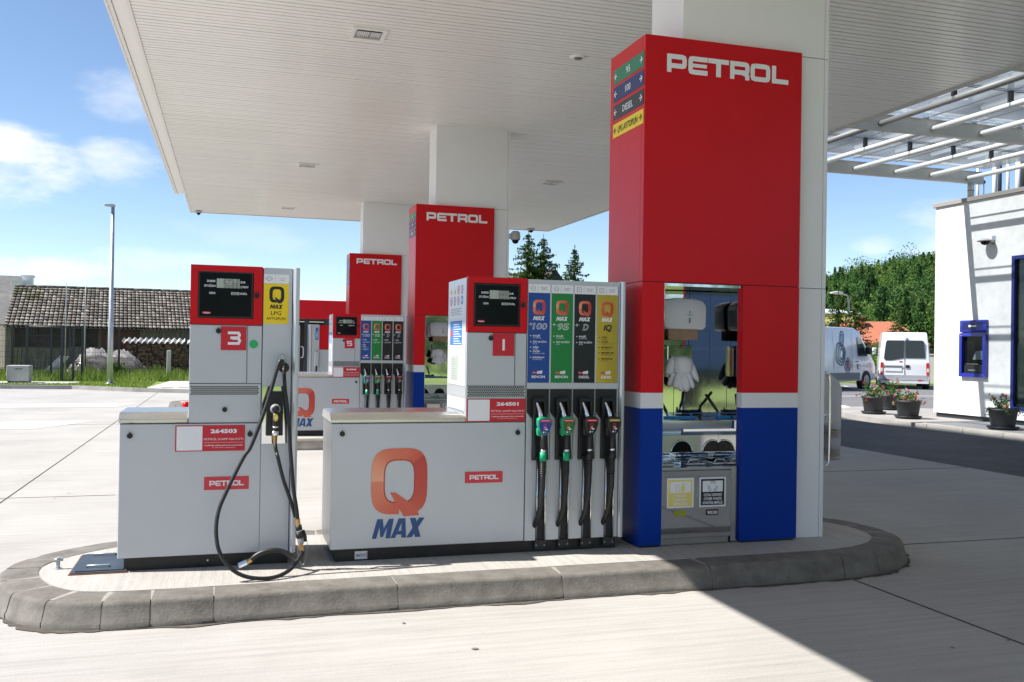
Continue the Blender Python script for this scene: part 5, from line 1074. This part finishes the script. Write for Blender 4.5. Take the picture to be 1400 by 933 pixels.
b = MB(); b.add([(-7.15, 40.2, .15), (-6.75, 40.2, .05), (-6.05, 40.4, .95), (-6.4, 40.4, .98)], [(0, 1, 2, 3)], "sheet_grey"); b.add([(-7.15, 40.24, .13), (-6.75, 40.24, .03), (-6.05, 40.44, .93), (-6.4, 40.44, .96)], [(0, 3, 2, 1)], "sheet_grey"); one(b, "leaning_sheet", (-6.6, 40.3, 0), "pale corrugated sheet leaning on the film covered heap", "sheet")
b = MB(); b.box(-2.28, -2.13, 37.93, 38.08, .05, 1.26, "post_concrete", .015); one(b, "concrete_post", (-2.2, 38, .05), "short pale concrete post in the tall grass by the woodpile", "post")
# fence
fn = thing("mesh_fence", (-4, 38.6, .1), "dark mesh panel fence in front of the old barn", "fence")
fp = [-12.6, -10.2, -7.75, -6.42, -5.25, -4.05, -1.62, .8]
for x in fp:
    b = MB(); b.box(x-.035, x+.035, 38.565, 38.635, .05, 2.12, "anthracite"); b.build("post", fn)
for i in range(len(fp)-1):
    b = MB(); x0, x1 = fp[i]+.04, fp[i+1]-.04; k = x0
    while k < x1: b.tube([(k, 38.6, .12), (k, 38.6, 2.06)], .0032, "anthracite", 4, False, False); k += .055
    for z in (.14, .34, .54, .74, .94, 1.14, 1.34, 1.54, 1.74, 1.94, 2.05): b.tube([(x0, 38.594, z), (x1, 38.594, z)], .0045, "anthracite", 4, False, False)
    b.build("mesh_panel", fn)
fn = thing("gas_cage", (-6, 37, .1), "smaller mesh cage in front of the fence, right of the grey cabinet", "fence")
for x, y in ((-6.95, 37.0), (-5.80, 37.0), (-5.42, 37.0), (-5.2, 37.6)): b = MB(); b.box(x-.04, x+.04, y-.04, y+.04, .1, 2.1, "anthracite"); b.build("post", fn)
b = MB(); k = -6.9
while k < -5.45: b.tube([(k, 37, .15), (k, 37, 2.05)], .003, "anthracite", 4, False, False); k += .05
for z in (.15, .55, .95, 1.35, 1.75): b.tube([(-6.9, 37, z), (-5.45, 37, z)], .004, "anthracite", 4, False, False)
b.tube([(-6.95, 37, 2.07), (-5.2, 37, 2.07)], .03, "anthracite", 6); b.build("mesh_panel", fn)
for x, h, lab in ((-5.83, 4.5, "thin tall metal rod by the fence, the left of the two"), (-5.17, 4.22, "thin metal rod by the fence, the right of the two")):
    b = MB(); b.tube([(x, 37.9, .1), (x, 37.9, 2.4), (x, 37.9, h)], [.022, .018, .008], "galvanised", 8); one(b, "lightning_rod", (x, 37.9, .1), lab, "rod", "thin rods by the fence")
t = thing("electric_cabinet", (-6.9, 35.6, .1), "low pale grey metal cabinet with dark lettering on the lawn", "cabinet")
b = MB(); b.box(-7.25, -6.56, 35.3, 35.95, .16, .70, "cabinet_grey", .012); b.box(-7.22, -6.59, 35.33, 35.92, .1, .158, "anthracite"); b.build("body", t)
b = MB(); b.box(-6.558, -6.548, 35.34, 35.92, .18, .68, "cabinet_side"); b.build("side_panel", t)
b = MB(); b.text("HELIOS", front(35.298), -6.88, .565, .045, "ink_black", W=.24, bold=.03, w=.001); b.build("lettering", t)
b = MB(); b.prism(fl, [(-9, 34.7), (-5.3, 34.7), (-5.0, 36.3), (-9, 36.6)], .1, .112, "patch_concrete"); struct(b, "cabinet_pad")
b = MB(); b.tube([(-7.62, 34.6, .1), (-7.62, 34.6, 1.9)], .02, "galvanised", 8); b.tube([(-7.5, 34.6, .1), (-7.5, 34.6, 1.75)], .012, "post_concrete", 8); b.tube([(-7.8, 34.6, 1.2), (-7.35, 34.6, 1.2)], .012, "galvanised", 8); one(b, "pipe_stand", (-7.6, 34.6, .1), "thin upright pipes at the photo's far left edge", "pipes")
t = thing("motor_tiller", (-7.75, 35, .1), "yellow machine partly cut by the photo's left edge", "machine")
b = MB(); b.prism(front(35), [(-8.2, .42), (-7.5, .40), (-7.42, .52), (-7.6, .60), (-7.8, .62), (-8.2, .66)], -.35, 0, "yellow_paint", .03, 2); b.build("hood", t)
b = MB(); b.prism(front(35.05), [(-8.2, .25), (-7.52, .25), (-7.5, .39), (-8.2, .41)], -.3, 0, "anthracite", .01); b.build("chassis", t)
for x in (-7.62, -8.1): b = MB(); b.tube([(x, 35.0, .27), (x, 34.9, .27)], .14, "tyre", 16); b.build("wheel", t)
# grass and weeds
rnd = random.Random(17); vs = []; fs = []
for k in range(11000):
    x = rnd.uniform(-12, 1.3); y = rnd.uniform(37.9, 41.5) if rnd.random() < .75 else rnd.uniform(36.8, 38.5); hh = rnd.uniform(.12, .42)*(1+.8*mnoise.noise(Vector((x*.9, y*.6, 0)))); 
    if x < -5.2 and y < 38.2: hh *= .4
    a = rnd.uniform(0, 6.28); w_ = rnd.uniform(.015, .035); dx, dy = math.cos(a)*w_, math.sin(a)*w_; lx, ly = rnd.gauss(0, .1), rnd.gauss(0, .06); b0 = len(vs)
    vs += [(x-dx, y-dy, .08), (x+dx, y+dy, .08), (x+lx+dx*.4, y+ly, .08+hh), (x+lx-dx*.4, y+ly, .08+hh)]; fs.append((b0, b0+1, b0+2, b0+3))
b = MB(); b.add(vs, fs, "grass"); tag(b.build("weeds"), "tall green grass and weeds along the foot of the mesh fence", "grass", kind="stuff")
vs = []; fs = []
for k in range(16000):
    x = rnd.uniform(-10, 1.2); y = rnd.uniform(31, 37); ly_ = 33.1 if x < -4.9 else 33.0-(x+4.86)*.67
    if y < ly_+.2 or (x > -2.5 and y < 37) or (-9 < x < -5 and 34.6 < y < 36.6): continue
    a = rnd.uniform(0, 6.28); w_ = .02; b0 = len(vs); hh = rnd.uniform(.03, .09); vs += [(x-math.cos(a)*w_, y-math.sin(a)*w_, .095), (x+math.cos(a)*w_, y+math.sin(a)*w_, .095), (x+rnd.gauss(0, .03), y, .1+hh)]; fs.append((b0, b0+1, b0+2))
b = MB(); b.add(vs, fs, "grass"); tag(b.build("lawn_grass"), "short mown grass on the lawn strip around the lamp post", "grass", kind="stuff")
bush(-4.15, 38.9, 0, .42, .38, 900, "leaf_bush", "weed_clump", "darker leafy weed clump right of the lamp post", "plant", ls=.05, seed=33)
# house behind the barn
def house(name, lab, cat, pts, yaw, base, L_, D_, he, hr, wall, roof, hip=0.0, chim=None, cm="chimney_brick", wins=(), over=.35):
    """ridge along local x"""
    t = thing(name, base, lab, cat); M = Matrix.Translation(base) @ Matrix.Rotation(yaw, 4, 'Z')
    b = MB(); b.box(-L_/2, L_/2, -D_/2, D_/2, 0, he, wall, M=M)
    if not hip:
        for sx in (-1, 1): b.add([(sx*L_/2, -D_/2, he+.001), (sx*L_/2, D_/2, he+.001), (sx*L_/2, 0, hr-.05)], [(0, 1, 2)], wall, M=M)
    b.build("wall", t)
    b = MB(); o_ = over; sl = (hr-he)/(D_/2); ze = he-sl*o_; xe = L_/2+o_; xr = xe-hip; T = Vector((0, 0, .14))
    A = [Vector(p) for p in ((-xe, -D_/2-o_, ze), (xe, -D_/2-o_, ze), (xr, 0, hr), (-xr, 0, hr), (xe, D_/2+o_, ze), (-xe, D_/2+o_, ze))]; n_ = 6
    b.add(A+[a+T for a in A], [(6, 7, 8, 9), (9, 8, 10, 11), (0, 1, 7, 6), (4, 5, 11, 10), (1, 4, 10, 7), (5, 0, 6, 11), (0, 5, 4, 1)]+[(7, 10, 8), (11, 6, 9)], roof, M=M); b.build("roof", t)
    if chim:
        for cx_, cy_, w_, h_ in chim: b = MB(); b.box(cx_-w_, cx_+w_, cy_-w_, cy_+w_, hr-abs(cy_)*sl-.3, hr+h_, cm, M=M); b.box(cx_-w_-.06, cx_+w_+.06, cy_-w_-.06, cy_+w_+.06, hr+h_+.001, hr+h_+.10, cm, M=M); b.build("chimney", t)
    for (u, z, w_, h_, side) in wins:
        b = MB()
        if side == 'f': b.box(u-w_/2, u+w_/2, -D_/2-.04, -D_/2+.001-.002, z, z+h_, "white_paint", M=M); b.box(u-w_/2+.07, u+w_/2-.07, -D_/2-.05, -D_/2-.041, z+.07, z+h_-.07, "window_dark", M=M)
        else: sx = 1 if side == 'r' else -1; b.box(sx*(L_/2+.001), sx*(L_/2+.04), u-w_/2, u+w_/2, z, z+h_, "white_paint", M=M); b.box(sx*(L_/2+.041), sx*(L_/2+.05), u-w_/2+.07, u+w_/2-.07, z+.07, z+h_-.07, "window_dark", M=M)
        b.build("window", t)
    return t
house("farmhouse", "grey roofed house with white chimney behind the old barn", "house", None, R_(3), (-15.3, 60, 0), 9.5, 7.5, 2.5, 5.15, "house_wall", "roof_grey", 1.5, [(4.15, -1.2, .27, .02), (3.75, -1.9, .25, -.32)], "white_paint")
house("gabled_house", "dark roofed house gable peeking above pump 1 between spruces", "house", None, R_(107), (20.9, 66.5, 0), 8, 5.2, 4.4, 7.05, "roof_grey", "roof_dark", 0, [(-2.2, .55, .26, .12)], "chimney_brick", [(0, 5.0, .9, .9, 'l')])
house("orange_roof_house", "low grey house with orange hipped tile roof behind the vans", "house", None, R_(-32), (45.6, 58.5, 0), 6.9, 5.4, 2.3, 3.75, "house_wall", "tile_orange", 1.9, [(-.6, -.7, .28, .35)], "chimney_brick", [(-2, 1.0, .9, 1.0, 'f'), (1.5, 1.0, .9, 1.0, 'f')])
house("yellow_house", "yellow flat topped building behind the light green spruces", "house", None, R_(-32), (51.0, 72, 0), 6.0, 6, 4.9, 5.3, "house_yellow", "white_paint", 2.4, None, "house_wall", [(1.0, 3.0, 1.0, 1.2, 'f')], .1)
b = MB(); M = Matrix.Translation((31.6, 41.2, 0)) @ Matrix.Rotation(R_(-38), 4, 'Z'); b.box(-2.2, 4.5, -.08, .08, 0, 1.5, "house_wall", M=M); b.box(-2.25, 4.55, -.12, .12, 1.501, 1.56, "post_concrete", M=M); one(b, "garden_wall", (31.6, 41.2, 0), "plain grey garden wall between the two parked vans", "wall")
b = MB(); M = Matrix.Translation((33, 39.4, 0)) @ Matrix.Rotation(R_(-38), 4, 'Z'); b.box(-9, 9, -1, 2.4, 0, .09, "lawn", M=M); struct(b, "verge")
t = thing("street_lamp", (45.0, 60, 0), "far street lamp with curved white head above the parked vans", "street lamp"); b = MB(); b.tube([(45, 60, 0), (45, 60, 5.5), (44.9, 60, 5.85), (44.3, 60, 6.0)], [.10, .07, .06, .05], "galvanised", 8); b.build("pole", t)
b = MB(); b.prism(front(60), [(44.35, 5.92), (43.4, 5.98), (43.4, 6.08), (44.0, 6.18), (44.4, 6.08)], -.15, .15, "white_paint", .03); b.build("lamp_head", t)

# wash building behind the pumps
t = thing("wash_building", (5, 39, 0), "low building with plain red fascia and dark open bay behind the pumps", "building")
b = MB(); b.box(1.4, 11.4, 37.9, 38.1, 2.60, 3.345, "red_paint", .01); b.build("fascia", t)
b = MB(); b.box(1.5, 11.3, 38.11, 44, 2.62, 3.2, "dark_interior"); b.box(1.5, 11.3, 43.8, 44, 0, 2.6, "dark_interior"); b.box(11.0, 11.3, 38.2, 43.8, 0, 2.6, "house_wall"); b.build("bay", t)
for x in (1.75, 2.98, 3.75, 6.3, 8.8): b = MB(); b.box(x-.09, x+.09, 38.0, 38.18, 0, 2.6, "anthracite"); b.build("post", t)

# ------------------------------------------------------------------ vans
def van(base, yaw, lab, L_, W_, H_, paint, rear, kind):
    t = thing("parked_van", base, lab, "van", "vans parked behind the flower pots"); M = Matrix.Translation(base) @ Matrix.Rotation(yaw, 4, 'Z')
    hw = W_/2
    def tum(z): return hw*(1-.13*max(0, (z-1.15)/(H_-1.15))**1.2)
    prof = [(.0, .42), (-.02, 1.1), (.03, H_-.55), (.12, H_-.12), (.32, H_), (L_*.66, H_+.01), (L_*.755, H_-.16), (L_*.90, 1.50), (L_*.965, 1.22), (L_*.995, .95), (L_, .42), (L_*.93, .36), (.1, .34)]
    bm = bmesh.new(); n_ = len(prof); A = [bm.verts.new((x, -hw, z)) for x, z in prof]; B = [bm.verts.new((x, hw, z)) for x, z in prof]
    bm.faces.new(A); bm.faces.new(B[::-1])
    for i in range(n_): bm.faces.new([A[i], B[i], B[(i+1) % n_], A[(i+1) % n_]])
    bmesh.ops.recalc_face_normals(bm, faces=bm.faces); bmesh.ops.bevel(bm, geom=list(bm.edges), offset=.11, segments=3, affect='EDGES', profile=.6, clamp_overlap=True)
    for v in bm.verts: v.co.y *= tum(v.co.z)/hw
    bm.verts.index_update(); b = MB(); b.add([v.co.copy() for v in bm.verts], [tuple(v.index for v in f.verts) for f in bm.faces], paint, True, M); bm.free(); b.build("body", t)
    def side(pts, mat, nm, sgn=-1, off=.006, subs=6):
        b = MB(); P = []
        for i in range(len(pts)):
            a, c = pts[i], pts[(i+1) % len(pts)]
            for q in range(subs): u = q/subs; x, z = a[0]+(c[0]-a[0])*u, a[1]+(c[1]-a[1])*u; P.append((x, sgn*(tum(z)+off), z))
        cxm = sum(p[0] for p in P)/len(P); cz = sum(p[2] for p in P)/len(P); c0 = len(P); P.append((cxm, sgn*(tum(cz)+off), cz)); b.add(P, [(i, (i+1) % c0, c0) for i in range(c0)], mat, False, M); return b.build(nm, t)
    def rearp(pts, mat, nm, off=.03):
        b = MB(); b.add([(-off, y*tum(z)/hw, z) for y, z in pts]+[(.05, y*tum(z)/hw, z) for y, z in pts], [tuple(range(len(pts)))]+[(i, (i+1) % len(pts), len(pts)+(i+1) % len(pts), len(pts)+i) for i in range(len(pts))], mat, False, M); return b.build(nm, t)
    for s_ in (-1, 1):
        side([(L_*.70, 1.42), (L_*.855, 1.42), (L_*.835, 1.60), (L_*.765, H_-.42), (L_*.70, H_-.38)], "window_dark", "side_window", s_)
        side([(.3, .42), (L_*.72, .42), (L_*.72, .72), (.3, .72)], "van_grey", "side_moulding", s_, .012)
        for x in (L_*.16, L_*.83):
            b = MB(); b.tube([M @ Vector((x, s_*(hw-.24), .36)), M @ Vector((x, s_*(hw+.015), .36))], .43, "tyre", 28, True); w_ = b.build("wheel", t)
            b = MB(); b.tube([M @ Vector((x, s_*(hw+.016), .36)), M @ Vector((x, s_*(hw+.028), .36))], .25, "rim", 22, True); b.tube([M @ Vector((x, s_*(hw+.029), .36)), M @ Vector((x, s_*(hw+.045), .36))], .09, "rim", 12, True); b.build("rim", w_)
        b = MB(); b.box(L_*.80, L_*.84, s_*(hw+.02), s_*(hw+.25), 1.50, 1.82, "black_plastic" if kind == 1 else paint, .03, 2, M); b.build("mirror", t)
    if kind == 1:
        for x in (L_*.50, L_*.66): b = MB(); b.box(x, x+.16, -hw-.03, -hw-.004, 1.16, 1.21, "black_plastic", .008, 1, M); b.build("door_handle", t)
        for x in (L_*.30, L_*.60): side([(x, .75), (x+.015, .75), (x+.015, H_-.2), (x, H_-.2)], "van_grey", "door_gap", -1, .006, 10)
        # emblem of linked rounded shapes on the flank
        b = MB()
        def loop(cx, cz, rx, rz, rot, wd):
            pts = []
            for q in range(28):
                a = 2*math.pi*q/28; ex_, ez_ = abs(math.cos(a))**.7*math.copysign(rx, math.cos(a)), abs(math.sin(a))**.7*math.copysign(rz, math.sin(a)); pts.append((cx+ex_*math.cos(rot)-ez_*math.sin(rot), cz+ex_*math.sin(rot)+ez_*math.cos(rot)))
            vs = []; fs = []
            for q in range(28):
                (x0, z0), (x1, z1) = pts[q], pts[(q+1) % 28]; d = Vector((x1-x0, z1-z0)).normalized()*wd
                for xx, zz in ((x0-d.y, z0+d.x), (x0+d.y, z0-d.x)): vs.append((xx, -(tum(zz)+.008), zz))
            for q in range(28): j = (q+1) % 28; fs.append((2*q, 2*j, 2*j+1, 2*q+1))
            b.add(vs, fs, "navy_ink", False, M)
        loop(2.5, 2.15, .16, .30, -.25, .028); loop(2.5, 2.15, .07, .18, -.25, .02)
        for k in range(3): loop(2.3+.06*k, 1.50, .40-.11*k, .44-.11*k, -.4, .028)
        for k in range(3): loop(2.95, 1.02+.0*k, .30-.09*k, .26-.08*k, .9, .022)
        b.build("emblem", t)
        side([(3.85, .86), (4.05, .86), (4.05, 1.08), (3.85, 1.08)], "decal_red_soft", "small_label"); side([(3.88, .89), (4.02, .89), (4.02, 1.05), (3.88, 1.05)], "van_silver", "label_inset", -1, .008)
        side([(2.9, .86), (3.02, .86), (3.02, 1.2), (2.9, 1.2)], "decal_red_soft", "small_label")
    if kind == 2:
        rearp([(-.84, 1.37), (-.04, 1.37), (-.04, 2.14), (-.78, 2.14), (-.84, 2.08)], "window_dark", "rear_window"); rearp([(.04, 1.37), (.55, 1.26), (.80, 1.26), (.86, 1.34), (.84, 2.06), (.78, 2.14), (.04, 2.14)][::-1], "window_dark", "rear_window")
        for y in (-1, 1): tl_ = rearp([(y*.99, .62), (y*.88, .62), (y*.86, 1.14), (y*.95, 1.18), (y*.99, 1.12)], "tail_red", "tail_lamp", .035); rearp([(y*.98, .76), (y*.89, .76), (y*.885, .92), (y*.98, .92)], "tail_clear", "tail_lens", .04)
        rearp([(-.012, .40), (.012, .40), (.012, H_-.1), (-.012, H_-.1)], "van_grey", "door_gap", .026)
        rearp([(-.9, .40), (.9, .40), (.9, .62), (-.9, .62)], "van_lower", "lower_panel", .028); rearp([(-.97, .26), (.97, .26), (.97, .37), (-.97, .37)], "van_silver", "bumper", .10)
        for y in (-.7, .62): rearp([(y, .36), (y+.16, .36), (y+.16, .42), (y, .42)], "tail_red", "reflector", .105)
        # camera sees the rear mirrored: left of the picture is +y
        rearp([(.80, .78), (.12, .78), (.12, .93), (.80, .93)], "plate_white", "number_plate", .036)
        rearp([(.86, .96), (.08, .96), (.10, 1.03), (.84, 1.03)], "van_grey", "plate_handle", .05)
        rearp([(-.04, .93), (-.20, .93), (-.20, 1.06), (-.04, 1.06)], "black_plastic", "door_handle", .045); rearp([(.22, 1.20), (.10, 1.20), (.10, 1.235), (.22, 1.235)], "tail_red", "brake_lamp", .033)
    return t
hv = math.atan2(.46, .887)
_vs, _vl = 1.0, 5.6
fx = Vector((math.cos(hv), math.sin(hv), 0)); rgt = Vector((math.sin(hv), -math.cos(hv), 0))
org_ = Vector((26.5, 34.1, 0))-fx*(_vl*.83)-rgt*1.0
van((org_.x, org_.y, 0), hv, "silver panel van with navy looped emblem on its side, left of the white van", _vl, 2.02, 2.62, "van_silver", False, 1)
h2 = math.atan2(.80, .60); r2 = Vector((math.sin(h2), -math.cos(h2), 0)); c2 = Vector((28.35, 33.9, 0))
van((c2.x, c2.y, 0), h2, "white van seen from behind with red tail lamps and dark rear windows", 5.4, 2.06, 2.5, "van_white", True, 2)

# ------------------------------------------------------------------ wooded hill
def hillh(azd):
    pts = [(10, 0), (22, 4), (30, 14), (33, 19), (35.8, 24.5), (38.2, 29), (41.5, 33), (46, 32), (55, 30), (70, 18), (85, 0)]
    for (a, h), (c, g) in zip(pts, pts[1:]):
        if a <= azd <= c: u = (azd-a)/(c-a); return .74*(h+(g-h)*u*u*(3-2*u))
    return 0
def hz(azd, d): u = max(0, min(1, (d-120)/190)); return -1+hillh(azd)*(u**1.2)*1.05
vs = []; fs = []; na, nd = 60, 16
for i in range(na+1):
    azd = 10+75*i/na; a = R_(azd)
    for j in range(nd+1): d = 110+270*j/nd; z = hz(azd, min(d, 310)); z = z if d < 320 else z*(1-(d-320)/70); vs.append((d*math.sin(a), d*math.cos(a), z))
for i in range(na):
    for j in range(nd): q = i*(nd+1)+j; fs.append((q, q+nd+1, q+nd+2, q+1))
b = MB(); b.add(vs, fs, "hill_ground", True); struct(b, "hill")
rnd = random.Random(77); bins = {"leaf_a": ([], []), "leaf_b": ([], []), "leaf_c": ([], []), "leaf_d": ([], [])}
for k in range(1500):
    azd = rnd.uniform(33.5, 44) if k < 1000 else rnd.uniform(22, 70); d = 135+185*rnd.random()**.8; a = R_(azd); z0 = hz(azd, d); x, y = d*math.sin(a), d*math.cos(a)
    con = rnd.random() < .22; R1 = rnd.uniform(1.9, 3.6); H1 = R1*rnd.uniform(1.1, 1.7) if not con else rnd.uniform(5, 9); m = rnd.choice(["leaf_a", "leaf_a", "leaf_b", "leaf_d", "leaf_c"]) if not con else "leaf_c"; V_, F_ = bins[m]
    n_ = 420 if 33.5 < azd < 44 else (220 if 30 < azd < 48 else 90)
    lobes = [Vector((rnd.gauss(0, .45), rnd.gauss(0, .45), rnd.gauss(.1, .4))) for _ in range(6)]
    for q in range(n_):
        if con:
            u = rnd.random(); aa = rnd.uniform(0, 6.28); rr = R1*.62*(1-u)*rnd.uniform(.6, 1.05)+.1; p = Vector((x+rr*math.cos(aa), y+rr*math.sin(aa), z0+1.5+H1*u)); s_ = rnd.uniform(.28, .5)
        else:
            L0 = rnd.choice(lobes); v = Vector((rnd.gauss(0, 1), rnd.gauss(0, 1), rnd.gauss(0, 1))).normalized()*(.55+.12*rnd.random()); w_ = L0+v; p = Vector((x+w_.x*R1, y+w_.y*R1, z0+2+H1*.55+w_.z*H1*.75)); s_ = rnd.uniform(.16, .33)*(1 if 33.5 < azd < 44 else 1.7)
        leafquad(V_, F_, p, s_ if azd > 30 and azd < 48 else s_*2, rnd, .5, 1.0)
b = MB()
for m, (V_, F_) in bins.items(): b.add(V_, F_, m)
tag(b.build("hill_forest"), "mixed green forest covering the far hill behind the shop", "forest", kind="stuff")
t = thing("box_lorry", (-6, -10, 0), "navy box lorry parked behind the camera, seen only mirrored in steel", "lorry")
b = MB(); b.box(-9.4, -2.6, -11.6, -9.2, 1.0, 3.7, "navy_ink", .05); b.build("cargo_box", t)
b = MB(); b.prism(front(-9.3), [(-11.4, .6), (-11.5, 1.5), (-11.1, 2.6), (-9.5, 2.7), (-9.5, .6)], -2.2, 0, "van_white", .08, 2); b.build("cab", t)
b = MB(); b.prism(front(-9.29), [(-11.25, 1.6), (-10.9, 2.4), (-10.1, 2.4), (-10.1, 1.6)], 0, .02, "window_dark"); b.build("side_window", t)
b = MB(); b.box(-9.6, -2.7, -11.4, -9.4, .6, .99, "anthracite"); b.build("chassis", t)
for x in (-10.4, -4.4):
    for y in (-9.3, -11.5): b = MB(); b.tube([(x, y-.15, .5), (x, y+.15, .5)], .5, "tyre", 24); b.build("wheel", t)
V_, F_ = [], []
for k in range(120):
    x = rnd.uniform(-40, 60); y = rnd.uniform(-34, -20); R1 = rnd.uniform(1.6, 3.4); zc = rnd.uniform(1.5, 5)
    for q in range(120): v = Vector((rnd.gauss(0, 1), rnd.gauss(0, 1), rnd.gauss(0, 1))).normalized()*rnd.uniform(.6, 1); leafquad(V_, F_, Vector((x+v.x*R1, y+v.y*R1, max(0, zc+v.z*R1))), .28, rnd, .3)
b = MB(); b.add(V_, F_, "leaf_c"); tag(b.build("hedge_belt"), "dark belt of trees and hedge behind the camera, seen mirrored in steel", "trees", kind="stuff")
# low far tree line all round so that the ground does not end in a bare edge
V_, F_ = [], []
for k in range(900):
    azd = rnd.uniform(-60, 30) if k < 600 else rnd.uniform(70, 300); d = rnd.uniform(170, 260); a = R_(azd); x, y = d*math.sin(a), d*math.cos(a); R1 = rnd.uniform(2.5, 5)
    if -45 < azd < 30: R1 *= .55
    for q in range(34): v = Vector((rnd.gauss(0, 1), rnd.gauss(0, 1), rnd.gauss(0, 1))).normalized(); leafquad(V_, F_, Vector((x+v.x*R1*1.3, y+v.y*R1*1.3, max(0, R1*.7+v.z*R1*.8))), R1*.33, rnd, .4)
b = MB(); b.add(V_, F_, "leaf_c"); tag(b.build("far_tree_line"), "low distant line of trees along the flat horizon", "trees", kind="stuff")
